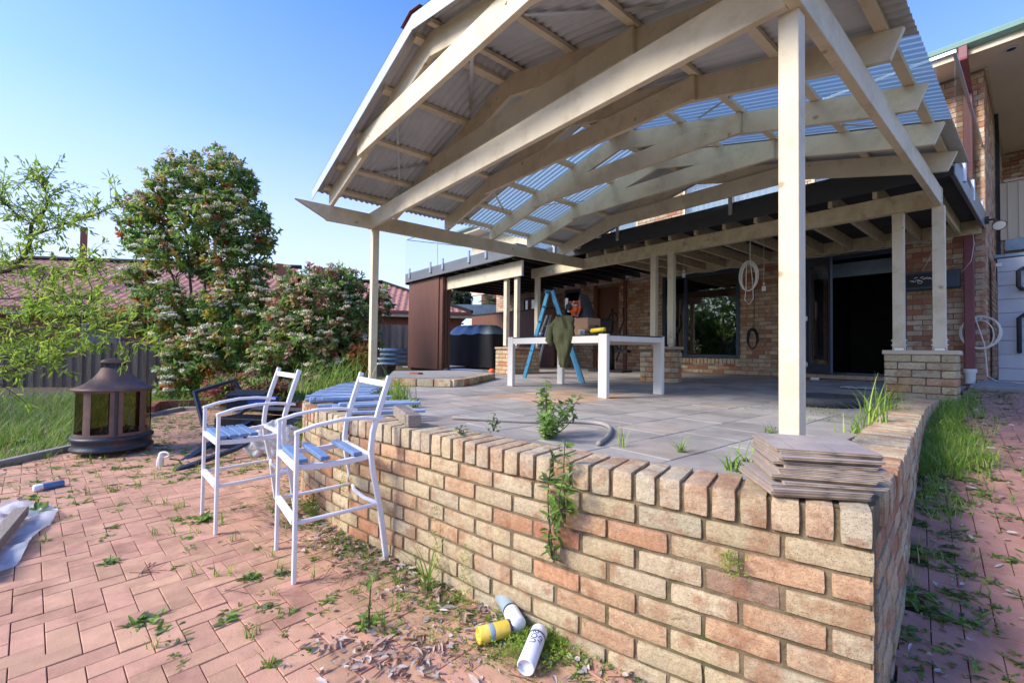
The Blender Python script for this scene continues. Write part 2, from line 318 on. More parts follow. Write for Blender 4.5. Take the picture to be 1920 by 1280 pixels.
# ground sheet
xs = [-400, -150, -70, -40, -28]+list(np.arange(-20, .6, .13))+[1, 2, 5, 15, 50, 150, 400]
ys = [-400, -150, -50, -20, -10]+list(np.arange(-5, 13, .13))+[15, 20, 30, 60, 150, 400]
g = MB(); vs = [(x, y, gz(x, y)) for y in ys for x in xs]; nx = len(xs)
g.add(vs, [(j*nx+i, j*nx+i+1, (j+1)*nx+i+1, (j+1)*nx+i) for j in range(len(ys)-1) for i in range(nx-1)])
struct(obj('ground', g, 'soil', smooth=True))
# ------------------------------------------------------------------ rough brick template
def brick_template(n=(6, 3, 3), r=.012):
    L, Wd, Hh = .115, .055, .038; out = []; idx = {}
    fs = []
    def vid(p):
        k = tuple(np.round(p, 6)); 
        if k not in idx: idx[k] = len(out); out.append(np.array(p))
        return idx[k]
    half = (1, 1, 1)
    for ax in range(3):
        for sg in (-1, 1):
            u, v = [(1, 2), (2, 0), (0, 1)][ax]; nu, nv = n[u], n[v]
            for i in range(nu):
                for j in range(nv):
                    q = []
                    for a, b in ((i, j), (i+1, j), (i+1, j+1), (i, j+1)):
                        p = [0, 0, 0]; p[ax] = sg; p[u] = 2*a/nu-1; p[v] = 2*b/nv-1; q.append(vid(p))
                    fs.append(tuple(q) if sg > 0 else tuple(q[::-1]))
    return np.array(out), fs
TV, TF = brick_template((8, 3, 4)); TVs, TFs = brick_template((1, 1, 1)); TVm, TFm = brick_template((4, 2, 2))
def rough_brick(mb, c, tx, hl, hw, hh, col, rough=.0025, r=.010, tmpl=None, tz=0):
    """box of half sizes hl (along tx), hw (across), hh (up) with worn, uneven edges"""
    V, F = tmpl or (TV, TF)
    h = np.array([hl, hw, hh]); P = V*h
    inner = np.clip(P, -(h-r), h-r); dlt = P-inner; nn = np.linalg.norm(dlt, axis=1, keepdims=True); nn[nn == 0] = 1
    P = inner+dlt/nn*np.minimum(r, nn)
    ty = np.array([-tx[1], tx[0]])
    seed = rnd.random()*100
    out = []
    for p in P:
        q = Vector((p[0]*16+seed, p[1]*16, p[2]*16+seed)); k = noise.noise(q)*rough+noise.noise(q*3.1)*rough*.5
        l = np.linalg.norm(p)+1e-9; p = p+p/l*k
        z = p[2]+p[0]*tz
        out.append((c[0]+p[0]*tx[0]+p[1]*ty[0], c[1]+p[0]*tx[1]+p[1]*ty[1], c[2]+z))
    mb.add(out, F, col)
BC = [(.60, .48, .29), (.62, .51, .33), (.56, .44, .27), (.60, .40, .235), (.58, .32, .18), (.52, .26, .145), (.46, .22, .13), (.60, .385, .225), (.50, .43, .29), (.42, .28, .19)]
BW = [6, 6, 5, 4, 2.4, 1.2, .8, 4, 4, 1.2]
def bcol(): 
    c = rnd.choices(BC, BW)[0]; k = rnd.uniform(.88, 1.12); return tuple(min(1, a*k) for a in c)
PALE = [(.64, .54, .36), (.62, .53, .37), (.64, .49, .31), (.58, .48, .33), (.62, .44, .28)]
def pcol(): c = rnd.choice(PALE); k = rnd.uniform(.9, 1.1); return tuple(a*k for a in c)
# ------------------------------------------------------------------ retaining wall
rw = thing('retaining_wall', 'low curved cream and orange brick retaining wall with brick-on-edge coping round the patio', 'wall')
bk = MB(); cp = MB()
def inward(line, t, side): tx = line.tan(t); nrm = np.array([-tx[1], tx[0]])*side; return tx, nrm
def lay(line, side, s0, s1, courses, near):
    for i in range(courses):
        s = s0+(.114 if i % 2 else 0.0)
        if i % 2: # half brick start
            tx, nn = inward(line, s0+.052, side); p = line.at(s0+.052)+nn*.062
            rough_brick(bk, (p[0], p[1], -.055-.036-i*.0812), tx, .0505, .055, .0358, bcol())
        while s < s1:
            m = s+.109; tx, nn = inward(line, m, side); p = line.at(m)+nn*(.062+rnd.uniform(-.0035, .0035))
            t = (TV, TF) if m < near else (TVm, TFm)
            rough_brick(bk, (p[0], p[1], -.055-.036-i*.0812+rnd.uniform(-.0015, .0015)), tx, .1085+rnd.uniform(-.0025, .0025), .055, .0358, bcol(), tmpl=t, tz=rnd.uniform(-.008, .008), rough=.0034, r=.009)
            s += .228
lay(FRONT, -1, 0.002, 6.6, 9, 5.2); lay(RIGHT, 1, .125, RIGHT.len-.3, 9, 2.2)
s = .045
while s < FRONT.len-.1:
    tx, nn = inward(FRONT, s, -1); p = FRONT.at(s)+nn*(.113+rnd.uniform(-.004, .004))
    rough_brick(cp, (p[0], p[1], .0075+rnd.uniform(-.002, .002)), nn, .113, .0385+rnd.uniform(-.003, .001), .0525, pcol() if rnd.random() < .75 else bcol(), rough=.0035, r=.009, tmpl=(TV, TF) if s < 5 else (TVm, TFm)); s += .0865
s = .275
while s < RIGHT.len-.05:
    tx, nn = inward(RIGHT, s, 1); p = RIGHT.at(s)+nn*(.113+rnd.uniform(-.004, .004))
    rough_brick(cp, (p[0], p[1], .005+rnd.uniform(-.003, .003)), nn, .113, .036+rnd.uniform(-.002, .001), .055, pcol() if rnd.random() < .6 else bcol(), rough=.0035, r=.009, tmpl=(TV, TF) if s < 3 else (TVm, TFm)); s += .082
obj('brickwork', bk, 'brick', rw, smooth=False); obj('coping', cp, 'brick', rw)
def strip(line, side, a, b, z0, z1, n=90, s0=0):
    m = MB(); L = [s0+(line.len-s0)*i/n for i in range(n+1)]
    vs = []
    for t in L:
        tx, nn = inward(line, t, side); p = line.at(t)
        for w, z in ((a, z0), (a, z1), (b, z1), (b, z0)): q = p+nn*w; vs.append((q[0], q[1], z))
    fs = []
    for i in range(n):
        for k in range(4): fs.append((i*4+k, i*4+(k+1) % 4, i*4+4+(k+1) % 4, i*4+4+k))
    m.add(vs, fs); return m
mm = strip(FRONT, -1, .0155, .20, -.80, .048, s0=.006); q = strip(RIGHT, 1, .0155, .20, -.80, .050, s0=.006); mm.add(q.v, q.f); obj('mortar', mm, 'mortar', rw)
# ------------------------------------------------------------------ patio
inner = [tuple(RIGHT.at(t)+inward(RIGHT, t, 1)[1]*.15) for t in np.linspace(RIGHT.len, .2, 20)]+[tuple(FRONT.at(t)+inward(FRONT, t, -1)[1]*.15) for t in np.linspace(.2, FRONT.len-.6, 40)]
PAT = inner+[(-6.35, 2.7), (-6.45, 4.7), (-9.7, 5.95), (-13.5, 5.95), (-13.5, 9.95), (-.56, 9.95), (-.62, 6.5)]
def inpoly(x, y, P):
    c = False; j = len(P)-1
    for i in range(len(P)):
        if (P[i][1] > y) != (P[j][1] > y) and x < (P[j][0]-P[i][0])*(y-P[i][1])/(P[j][1]-P[i][1])+P[i][0]: c = not c
        j = i
    return c
b = MB(); PB = [p for p in PAT]
b.prism(PB, -.5, -.02); struct(obj('patio_base', b, 'soil'))
t = MB(); TS = .365
for i in range(-3, 34):
    x0 = -1.85-TS*i
    for j in range(2, 28):
        y0 = .05+j*.37+(.185 if i % 2 else 0)
        xc, yc = x0-TS/2, y0+.185
        cors = [inpoly(a_, b_, PAT) for a_ in (x0-TS, x0) for b_ in (y0, y0+.37)]
        if not any(cors): continue
        whole = all(cors)
        pink = (-4.1 < xc < -2.95 and 3.0 < yc < 4.3)
        k = rnd.uniform(.82, 1.15)
        c = (.46*k, .31*k, .21*k) if pink else ((.335*k, .305*k, .27*k) if rnd.random() < .8 else (.37*k, .315*k, .26*k))
        if not whole:
            for a_ in range(6):
                for b_ in range(6):
                    p0_, q0_ = x0-TS+a_*TS/6, y0+b_*.37/6
                    if inpoly(p0_+TS/12, q0_+.031, PAT): t.add([(p0_, q0_, patioz(q0_)-.001), (p0_+TS/6, q0_, patioz(q0_)-.001), (p0_+TS/6, q0_+.37/6, patioz(q0_)-.001), (p0_, q0_+.37/6, patioz(q0_)-.001)], [(0, 1, 2, 3)], c)
            continue
        gp = .0045; xa, xb, ya, yb = x0-TS+gp, x0-gp, y0+gp*.3, y0+.37-gp*.3
        vs = []
        dz = rnd.uniform(-.0015, .0015)
        for (x, y, o) in ((xa, ya, 0), (xb, ya, 0), (xb, yb, 0), (xa, yb, 0)): vs.append((x, y, patioz(y)-.03))
        for (x, y) in ((xa, ya), (xb, ya), (xb, yb), (xa, yb)): vs.append((x, y, patioz(y)-.003+dz))
        for (x, y) in ((xa+.004, ya+.004), (xb-.004, ya+.004), (xb-.004, yb-.004), (xa+.004, yb-.004)): vs.append((x, y, patioz(y)+dz))
        t.add(vs, [(8, 9, 10, 11)]+[(4+a, 4+(a+1) % 4, 8+(a+1) % 4, 8+a) for a in range(4)]+[(a, (a+1) % 4, 4+(a+1) % 4, 4+a) for a in range(4)], c)
struct(obj('patio_paving', t, 'tile'))
# ------------------------------------------------------------------ brick paving (herringbone), lower yard and side path
LAWN = [(-6.0, -1.6), (-6.35, -1.1), (-6.85, -.64), (-7.9, -.28), (-10.35, .1), (-10.2, .9), (-9.4, 1.75), (-8.3, 2.35), (-7.0, 2.6), (-7.0, 9), (-30, 9), (-30, -9), (-5, -9)]
pv = MB(); A = math.radians(8); ca, sa = math.cos(A), math.sin(A); U = .096
def fpoly(x, y): # outside front wall line
    best = 9
    return y < interp(x, [-6.6, -5.6, -4.75, -4.25, -3.98, -3.4, -3, -2.6, -1.69, -.7, -.305], [2.5, 1.93, 1.42, 1.13, 1.01, .955, .985, 1.055, 1.215, 1.462, 1.585])+.03
for i in range(-122, 123):
    for j in range(-122, 123):
        # herringbone cells: 2x1 bricks
        k = (i-j) % 4
        if k == 0: L, Wd = 2, 1
        elif k == 2: L, Wd = 1, 2
        else: continue
        if k == 0: u0, v0 = i, j
        else: u0, v0 = i, j-1
        uc, vc = (u0+L/2)*U, (v0+Wd/2)*U
        x, y = uc*ca-vc*sa-3.2, uc*sa+vc*ca+.3
        if not (-11.2 < x < .45 and -1.9 < y < 8.2): continue
        side = x > xr(y)-.02 and y > 1.35
        if y < -.24*abs(x)-.9: continue
        if not side:
            if not fpoly(x, y) or inpoly(x, y, LAWN): continue
        # gap under litter near the wall foot: some missing pavers
        if noise.noise(Vector((x*1.4, y*1.4, 5))) > 9: continue
        kk = rnd.uniform(.86, 1.12)
        if side: c = (.42*kk, .22*kk, .16*kk)
        else: c = (.52*kk, .29*kk*rnd.uniform(.95, 1.06), .185*kk)
        g2 = .0016; a, bb = L*U/2-g2, Wd*U/2-g2; dz = rnd.uniform(-.002, .003)
        tl1, tl2 = rnd.gauss(0, .006), rnd.gauss(0, .006)
        vs = []
        for (hh, ins) in ((-.03, 0), (.0085, 0), (.010, .002)):
            for su, sv in ((-1, -1), (1, -1), (1, 1), (-1, 1)):
                uu, vv = su*(a-ins), sv*(bb-ins); px, py = x+uu*ca-vv*sa, y+uu*sa+vv*ca
                vs.append((px, py, (pathz(py) if side else ZG)+hh+dz+.012+uu*tl1+vv*tl2+.005*noise.noise(Vector((x*1.5, y*1.5, 7)))))
        pv.add(vs, [(8, 9, 10, 11)]+[(4+q, 4+(q+1) % 4, 8+(q+1) % 4, 8+q) for q in range(4)]+[(q, (q+1) % 4, 4+(q+1) % 4, 4+q) for q in range(4)], c)
struct(obj('brick_paving', pv, 'paver'))
b = MB(); b.prism([(-.62, 7.9), (.5, 7.6), (.5, 12), (-.6, 12)], -.1, .15); struct(obj('concrete_path', b, 'conc', bevel=.02))
# ------------------------------------------------------------------ pergola
XL, XR, XA, ZA, SL = -5.93, -.735, -3.3, 3.19, .242
def zt(x): return ZA-SL*abs(x-XA)
pg = thing('pergola', 'large cream timber gable pergola with corrugated grey and translucent roof over the patio', 'pergola')
def Yprism(m, poly, y0, y1):
    n = len(poly); vs = [(x, y0, z) for x, z in poly]+[(x, y1, z) for x, z in poly]
    m.add(vs, [tuple(range(n)), tuple(range(2*n-1, n-1, -1))]+[(i, n+i, n+(i+1) % n, (i+1) % n) for i in range(n)])
for (x0, y0, lab) in ((-.826, 2.36, 'thick front right post'), (-5.985, 2.36, 'front left post')):
    m = MB(); m.box(x0, x0+.09, y0, y0+.09, (0 if x0 > -2 else -.1), 2.17); obj('post', m, 'cream', pg, bevel=.005, seg=2)
for x0, y0 in ((-.772, 2.1), (-5.955, 1.36)):
    m = MB()
    if x0 < -3: # decorative cut tail
        n = [(y0, 2.365), (6.72, 2.375), (6.72, 2.185), (1.75, 2.165), (1.72, 2.19)]
    else: n = [(-.2, 2.34), (6.72, 2.375), (6.72, 2.185), (-.2, 2.15)]
    vs = [(x0, y, z) for y, z in n]+[(x0+.055, y, z) for y, z in n]; k = len(n)
    m.add(vs, [tuple(range(k)), tuple(range(2*k-1, k-1, -1))]+[(i, k+i, k+(i+1) % k, (i+1) % k) for i in range(k)])
    obj('plate_beam', m, 'cream', pg, bevel=.003)
m = MB(); m.box(-5.965, -.775, 2.305, 2.352, 2.165, 2.375); obj('tie_beam', m, 'cream', pg, bevel=.003)
TY = [1.80, 2.68, 3.54, 4.41, 5.25, 6.10]
for i, y in enumerate(TY):
    m = MB(); Yprism(m, [(XA, ZA), (XA, ZA-.205), (XL+.05, zt(XL)-.205+.01), (XL-.02, zt(XL)-.16), (XL-.02, zt(XL-.02))], y-.022, y+.022); obj('rafter', m, 'cream', pg, bevel=.003)
    m = MB(); Yprism(m, [(XA, ZA), (-.53, zt(-.53)), (-.60, zt(-.60)-.19), (-.80, zt(-.8)-.205), (XA, ZA-.205)], y-.022, y+.022); obj('rafter', m, 'cream', pg, bevel=.003)
    m = MB(); m.box(-4.83, -1.855, y-.069, y-.024, 2.63, 2.838); 
    for xx in (-4.6, -4.5, -2.1, -2.2): m.tube([(xx, y-.076, 2.70+.08*(xx*7 % 1)), (xx, y-.066, 2.70+.08*(xx*7 % 1))], .012, 10)
    obj('collar_tie', m, 'cream', pg, bevel=.003)
for y in TY:
    m = MB()
    for xx in (-5.90, -.80):
        for q in range(3): m.tube([(xx+.03*q-.03, y-.028, 2.42+.03*(q % 2)), (xx+.03*q-.03, y-.022, 2.42+.03*(q % 2))], .006, 6)
    obj('nail', m, 'steel', pg)
for x in (-3.42, -3.17, -4.07, -4.78, -5.40, -5.9, -2.5, -1.865, -1.25, -.64):
    m = MB(); f = -SL*(1 if x > XA else -1); w = .035 if x > -5.8 else .03
    vs = []
    for yy in (1.70, 6.62):
        for dx, dz in ((-w, .001), (w, .001), (w, .042), (-w, .042)): vs.append((x+dx, yy, zt(x+dx)+dz))
    m.add(vs, [(0, 1, 2, 3), (7, 6, 5, 4), (0, 4, 5, 1), (1, 5, 6, 2), (2, 6, 7, 3), (3, 7, 4, 0)]); obj('purlin', m, 'cream', pg, bevel=.002)
def corr(x0, x1, y0, y1, lift=.053):
    m = MB(); n = int((y1-y0)/.0095); L = [x0+(x1-x0)*k/6 for k in range(7)]; vs = []
    for j in range(n+1):
        y = y0+(y1-y0)*j/n; h = .0095*math.sin(2*math.pi*y/.076)
        for x in L: vs.append((x, y, zt(x)+lift+h))
    fs = [(j*7+i, j*7+i+1, (j+1)*7+i+1, (j+1)*7+i) for j in range(n) for i in range(6)]
    m.add(vs, fs); return m
for side, (xa, xb) in (('l', (-6.09, XA)), ('r', (XA, -.495))):
    ya = 3.93 if side == 'l' else 3.76
    for (y0, y1, mt, nm, lf) in ((1.64, ya, 'zinc', 'metal_roof_sheet', .053), (ya-.03, 5.34, 'poly', 'translucent_roof_sheet', .058), (5.31, 6.66, 'zinc', 'metal_roof_sheet', .053)):
        o = obj(nm, corr(xa, xb, y0, y1, lf), mt, pg, smooth=True)
        if mt == 'zinc': so = o.modifiers.new('thick', 'SOLIDIFY'); so.thickness = .0015
m = MB()
for (xa, xb) in ((-6.12, XA), (XA, -.48)):
    for y0, y1, a, b2 in ((1.612, 1.618, -.055, .078), (1.612, 1.75, .072, .078)):
        vs = [(x, y, zt(x)+h) for x in (xa, xb) for y in (y0, y1) for h in (a, b2)]
        m.add(vs, [(0, 1, 3, 2), (4, 6, 7, 5), (0, 4, 5, 1), (2, 3, 7, 6), (1, 5, 7, 3), (0, 2, 6, 4)])
obj('barge_flashing', m, 'flash', pg)
m = MB()
for sg in (-1, 1):
    vs = [(XA, 1.59, ZA+.095), (XA+sg*.17, 1.59, ZA+.05), (XA+sg*.17, 6.68, ZA+.05), (XA, 6.68, ZA+.095)]
    vs += [(a, b_, c-.004) for a, b_, c in vs]
    m.add(vs, [(0, 1, 2, 3), (7, 6, 5, 4), (0, 4, 5, 1), (1, 5, 6, 2)])
obj('ridge_cap', m, 'maroon', pg)
m = MB()
for a, b2 in (((-5.5, 2.0), (-4.1, 3.5)), ((-4.2, 1.9), (-5.8, 2.7)), ((-4.9, 3.6), (-5.5, 4.4)), ((-5.1, 4.6), (-4.6, 5.3)), ((-5.6, 5.4), (-5.2, 6.0)), ((-2.8, 1.9), (-1.6, 2.6)), ((-1.1, 2.7), (-2.3, 3.5)), ((-1.2, 3.6), (-2.3, 4.4)), ((-2.9, 1.95), (-3.9, 2.6)), ((-2.2, 4.5), (-1.0, 5.2))):
    m.beam((a[0], a[1], zt(a[0])+.02), (b2[0], b2[1], zt(b2[0])+.02), .03, .002)
obj('brace_strap', m, 'steel', pg)
# ------------------------------------------------------------------ brick piers and post pairs under the balcony
def brick_box(mb, x0, x1, y0, y1, z0, z1, mort, colf=bcol, tm=None, rough=.0015):
    n = int(round((z1-z0)/.086)); tm = tm or (TVm, TFm)
    mort.box(x0+.012, x1-.012, y0+.012, y1-.012, z0, z1)
    for i in range(n):
        z = z0+.043+i*.086
        for (p0, p1, nn) in (((x0, y0), (x1, y0), 0), ((x1, y0), (x1, y1), 1), ((x0, y1), (x0, y0), 2)):
            L = math.hypot(p1[0]-p0[0], p1[1]-p0[1]); tx = np.array([(p1[0]-p0[0])/L, (p1[1]-p0[1])/L]); ny = np.array([-tx[1], tx[0]])
            s = -.12*((i+nn) % 2)
            while s < L-.02:
                a, b_ = max(0, s)+.004, min(L, s+.24)-.004
                if b_-a > .03:
                    c = np.array(p0)+tx*(a+b_)/2+ny*.028
                    rough_brick(mb, (c[0], c[1], z), tx, (b_-a)/2, .028, .0385, colf(), rough=rough, r=.006, tmpl=tm)
                s += .24
for (x0, x1, y0, y1, zc, lab) in ((-1.20, -.60, 6.62, 6.97, .52, 'nearest brick pier beside the side path carrying two cream posts'), (-4.51, -3.915, 6.62, 6.97, .565, 'middle brick pier behind the white table legs under the balcony'), (-7.84, -7.40, 6.0, 6.95, .545, 'farthest brick pier behind the blue ladder under the balcony')):
    pr = thing('brick_pier', lab, 'pier', 'brick piers under the balcony'); a, mo = MB(), MB()
    brick_box(a, x0, x1, y0, y1, -.08, zc, mo); obj('brickwork', a, 'brick', pr); obj('mortar', mo, 'mortar', pr)
    c = MB(); c.box(x0-.015, x1+.015, y0-.015, y1+.015, zc, zc+.048); obj('cap', c, 'beige' if x0 > -2 else 'brick', pr, bevel=.006)
# ------------------------------------------------------------------ balcony deck
dk = thing('balcony_deck', 'raised balcony deck with dark fascia, cream beams and glass balustrade along the brick house', 'balcony')
for (x, y, z0, z1) in ((-1.145, 6.76, .60, 2.18), (-.80, 6.76, .60, 2.18), (-4.40, 6.76, .65, 2.18), (-4.07, 6.76, .65, 2.18), (-7.66, 6.07, .62, 2.10), (-7.30, 6.07, .62, 2.10), (-7.40, 6.76, .62, 2.18)):
    m = MB(); m.box(x, x+.105, y, y+.09, z0, z1); p = obj('post', m, 'cream', dk, bevel=.004)
    s = MB(); s.box(x+.01, x+.095, y+.03, y+.06, z0-.045, z0); 
    for e in (x-.004, x+.105): s.box(e, e+.005, y+.02, y+.07, z0-.03, z0+.11)
    for zz in (z0+.03, z0+.085): s.tube([(x-.02, y+.045, zz), (x+.125, y+.045, zz)], .006, 6)
    obj('stirrup', s, 'steel', p)
m = MB(); m.box(-7.50, -.715, 6.735, 6.83, 2.18, 2.385); obj('bearer_beam', m, 'cream_old', dk, bevel=.004)
m = MB(); m.box(-10.1, -6.98, 6.0, 6.06, 2.09, 2.42); obj('bearer_beam', m, 'cream', dk, bevel=.004)
m = MB(); m.box(-5.9, -.60, 9.66, 9.705, 2.37, 2.60); obj('ledger_beam', m, 'cream_old', dk, bevel=.003)
x = -.86; k = 0
while x > -6.0:
    m = MB(); m.box(x, x+.045, 6.68, 9.655, 2.387, 2.575); obj('joist', m, 'cream_old', dk, bevel=.003); x -= .45
x = -6.2
while x > -12.4:
    m = MB(); m.box(x, x+.05, 5.83 if x < -6.9 else 6.68, 9.70, 2.43, 2.56); obj('joist', m, 'black', dk); x -= .45
m = MB(); m.box(-.6, -11.9, 5.80, 9.70, 2.578, 2.64) if False else None
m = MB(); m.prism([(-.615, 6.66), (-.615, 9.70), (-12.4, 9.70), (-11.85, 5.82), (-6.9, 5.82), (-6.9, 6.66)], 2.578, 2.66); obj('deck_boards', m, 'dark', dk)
m = MB(); m.box(-6.9, -.60, 6.60, 6.655, 2.455, 2.735); obj('fascia', m, 'dgrey', dk, bevel=.004)
m = MB(); m.box(-11.9, -6.86, 5.75, 5.81, 2.455, 2.715); m.box(-6.91, -6.86, 5.815, 6.655, 2.455, 2.715); obj('fascia', m, 'lgrey', dk, bevel=.004)
m = MB(); m.beam((-.62, 6.66, 2.60), (-.585, 9.79, 2.60), .04, .275); obj('fascia', m, 'lgrey', dk, bevel=.004)
def clamp(x, y, z, side=False):
    m = MB()
    if side: m.box(x-.012, x+.03, y-.03, y+.03, z-.13, z+.16)
    else: m.box(x-.03, x+.03, y-.03, y+.012, z-.13, z+.16)
    obj('glass_clamp', m, 'steel', dk, bevel=.006)
for x in (-.95, -2.94, -4.97, -6.02, -6.6): clamp(x, 6.59, 2.68)
for px in (769, 808, 831, 880, 912): clamp(float(onY(px, 510, 5.75)[0]), 5.74, 2.68)
for y in (7.35, 8.35, 9.6): clamp(-.60, y, 2.68, True)
def pane(x0, x1, y, z0, z1, par=dk, m_='glass', name='glass_panel'):
    m = MB(); m.box(x0, x1, y-.006, y+.006, z0, z1); return obj(name, m, m_, par)
xx = -.72
while xx > -6.8: pane(max(xx-1.5, -6.88), xx, 6.575, 2.63, 3.74); xx -= 1.52
xx = -6.95
while xx > -11.8: pane(max(xx-1.62, -11.85), xx, 5.725, 2.63, 3.70); xx -= 1.65
for y0, y1 in ((6.62, 8.1), (8.12, 9.75)):
    m = MB(); m.box(-.596, -.584, y0, y1, 2.63, 3.74); obj('glass_panel', m, 'glass', dk)
m = MB(); m.box(-3.9, -.575, 6.56, 6.59, 3.742, 3.775); m.box(-.605, -.575, 6.592, 9.78, 3.742, 3.775); obj('top_rail', m, 'steel', dk)
# ------------------------------------------------------------------ house
hs = thing('brick_house', 'two storey cream and red brick house behind the balcony', 'house')
WY = 9.80
LOW = [(-6.03, -4.18, .40, 2.37), (-2.98, -1.48, .15, 2.34), (-11.3, -10.65, .02, 2.28), (-9.35, -8.72, .75, 2.36), (-8.2, -7.35, .55, 2.33)]
UP = [(-10.9, -8.9, 2.75, 4.55), (-7.7, -6.75, 2.75, 4.6), (-5.5, -3.15, 2.75, 4.6), (-2.85, -2.1, 3.4, 4.6)]
hb, hm = MB(), MB()
def hcol():
    c = rnd.choices([(.60, .43, .28), (.66, .52, .36), (.50, .26, .16), (.44, .19, .115), (.58, .36, .23), (.54, .43, .30)], [4, 4, 3, 2, 4, 3])[0]; k = rnd.uniform(.85, 1.12); return tuple(a*k for a in c)
def hwall(x0, x1, z0, z1, holes, y=WY):
    n = int((z1-z0)/.086)
    for i in range(n):
        z = z0+.043+i*.086; s = x0-.12*(i % 2)
        while s < x1:
            segs = [(max(s, x0)+.004, min(s+.24, x1)-.004)]
            for (a, b_, c, d) in holes:
                if c-.03 < z < d+.03:
                    ns = []
                    for (p, q) in segs:
                        if q <= a or p >= b_: ns.append((p, q)); continue
                        if p < a: ns.append((p, a-.002))
                        if q > b_: ns.append((b_+.002, q))
                    segs = ns
            for p, q in segs:
                if q-p > .02: rough_brick(hb, ((p+q)/2, y+.02, z), np.array([1., 0]), (q-p)/2, .022, .0385, hcol(), rough=.001, r=.005, tmpl=(TVs, TFs))
            s += .24
hwall(-12.8, -.56, -.02, 2.60, LOW); hwall(-10.95, -.56, 2.66, 4.93, UP)
def holed(m, x0, x1, z0, z1, holes, y0, y1):
    xs_ = sorted({x0, x1}|{v for h in holes for v in h[:2]}); zs_ = sorted({z0, z1}|{v for h in holes for v in h[2:]})
    xs_ = [v for v in xs_ if x0 <= v <= x1]; zs_ = [v for v in zs_ if z0 <= v <= z1]
    for a, b_ in zip(xs_, xs_[1:]):
        run = None
        for c, d in zip(zs_, zs_[1:]):
            if any(h[0] <= (a+b_)/2 <= h[1] and h[2] <= (c+d)/2 <= h[3] for h in holes): continue
            m.box(a, b_, y0, y1, c, d)
holed(hm, -12.79, -.57, -.05, 2.66, LOW, WY+.008, WY+.12); holed(hm, -10.94, -.57, 2.66, 4.95, UP, WY+.008, WY+.12)
wb_ = MB()
for k in range(15): wb_.box(-14.4, -10.955, WY-.012+.004*(k % 2), WY+.1, 2.66+k*.152, 2.808+k*.152)
obj('weatherboards', wb_, 'cream', hs)
# side wall (faces the path)
n = int((4.93+.05)/.086)
for i in range(n):
    z = .05+i*.086; s = WY-.12*(i % 2)
    while s < 14.3:
        a, b_ = max(s, WY)+.004, min(s+.24, 14.3)-.004
        if b_-a > .02: rough_brick(hb, (-.58, (a+b_)/2, z), np.array([0., 1.]), (b_-a)/2, .022, .0385, hcol(), rough=.001, r=.005, tmpl=(TVs, TFs))
        s += .24
hm.box(-.7, -.568, WY+.12, 14.3, -.05, 4.95)
# recessed rear wall right of the corner
for i in range(58):
    z = .05+i*.086; s = -.56-.12*(i % 2)
    while s < .6:
        rough_brick(hb, (s+.116, 14.32, z), np.array([1., 0.]), .115, .022, .0385, hcol(), rough=.001, r=.005, tmpl=(TVs, TFs)); s += .24
hm.box(-.6, .7, 14.325, 14.4, -.05, 4.95)
obj('brickwork', hb, 'hbrick', hs); obj('mortar', hm, 'hmortar', hs)
# interior: dark rooms behind the openings
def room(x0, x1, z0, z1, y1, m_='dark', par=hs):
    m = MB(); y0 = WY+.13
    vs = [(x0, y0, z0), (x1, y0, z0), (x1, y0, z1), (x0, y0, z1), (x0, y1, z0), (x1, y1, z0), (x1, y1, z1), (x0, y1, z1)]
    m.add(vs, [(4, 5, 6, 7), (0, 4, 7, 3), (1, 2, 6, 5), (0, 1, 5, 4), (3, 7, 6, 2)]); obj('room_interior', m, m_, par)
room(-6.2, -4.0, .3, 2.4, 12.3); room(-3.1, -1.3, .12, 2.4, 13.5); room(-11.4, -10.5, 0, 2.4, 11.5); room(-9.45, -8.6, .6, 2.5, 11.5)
def window(x0, x1, z0, z1, mullions=(), fm='navyframe', fw=.06, y=WY-.01, curtain=None, gm='wglass'):
    m = MB(); y0, y1 = y, y+.08
    m.box(x0, x0+fw, y0, y1, z0, z1); m.box(x1-fw, x1, y0, y1, z0, z1); m.box(x0+fw, x1-fw, y0, y1, z1-fw, z1); m.box(x0+fw, x1-fw, y0, y1, z0, z0+fw)
    for q in mullions: m.box(q-fw/2, q+fw/2, y0, y1, z0+fw, z1-fw)
    f = obj('window', m, fm, hs, bevel=.004)
    g_ = MB(); g_.box(x0+fw, x1-fw, y+.035, y+.041, z0+fw, z1-fw); obj('pane', g_, gm, f)
    if curtain:
        c = MB(); n = 60; vs = []
        for k in range(n+1):
            x = x0+fw+(x1-x0-2*fw)*k/n; yy = y+.2+.03*math.sin(k*1.9)+.01*math.sin(k*.7)
            vs += [(x, yy, z0), (x, yy, z1)]
        c.add(vs, [(2*k, 2*k+2, 2*k+3, 2*k+1) for k in range(n)]); obj('curtain', c, curtain, f, smooth=True)
    return f
window(-6.03, -4.18, .41, 2.37, (-5.42,), fw=.075)
m = MB(); k = -5.98
while k < -4.2: rough_brick(m, (k+.04, WY-.005, .335), np.array([1., 0]), .037, .05, .052, pcol(), rough=.001, r=.005, tmpl=(TVs, TFs)); k += .086
obj('window_sill', m, 'hbrick', hs)
window(-11.3, -10.65, .02, 2.28, curtain='bluecurtain'); window(-9.35, -8.72, .75, 2.36, curtain=None)
window(-10.9, -8.9, 2.76, 4.55, (-9.9,), fm='cream', curtain='bluecurtain'); window(-7.7, -6.75, 2.76, 4.6, fm='cream', curtain='curtain')
window(-5.5, -3.15, 2.76, 4.6, (-4.35,), fm='cream', curtain='curtain'); window(-2.85, -2.1, 3.4, 4.6, fm='cream', curtain='bluecurtain')
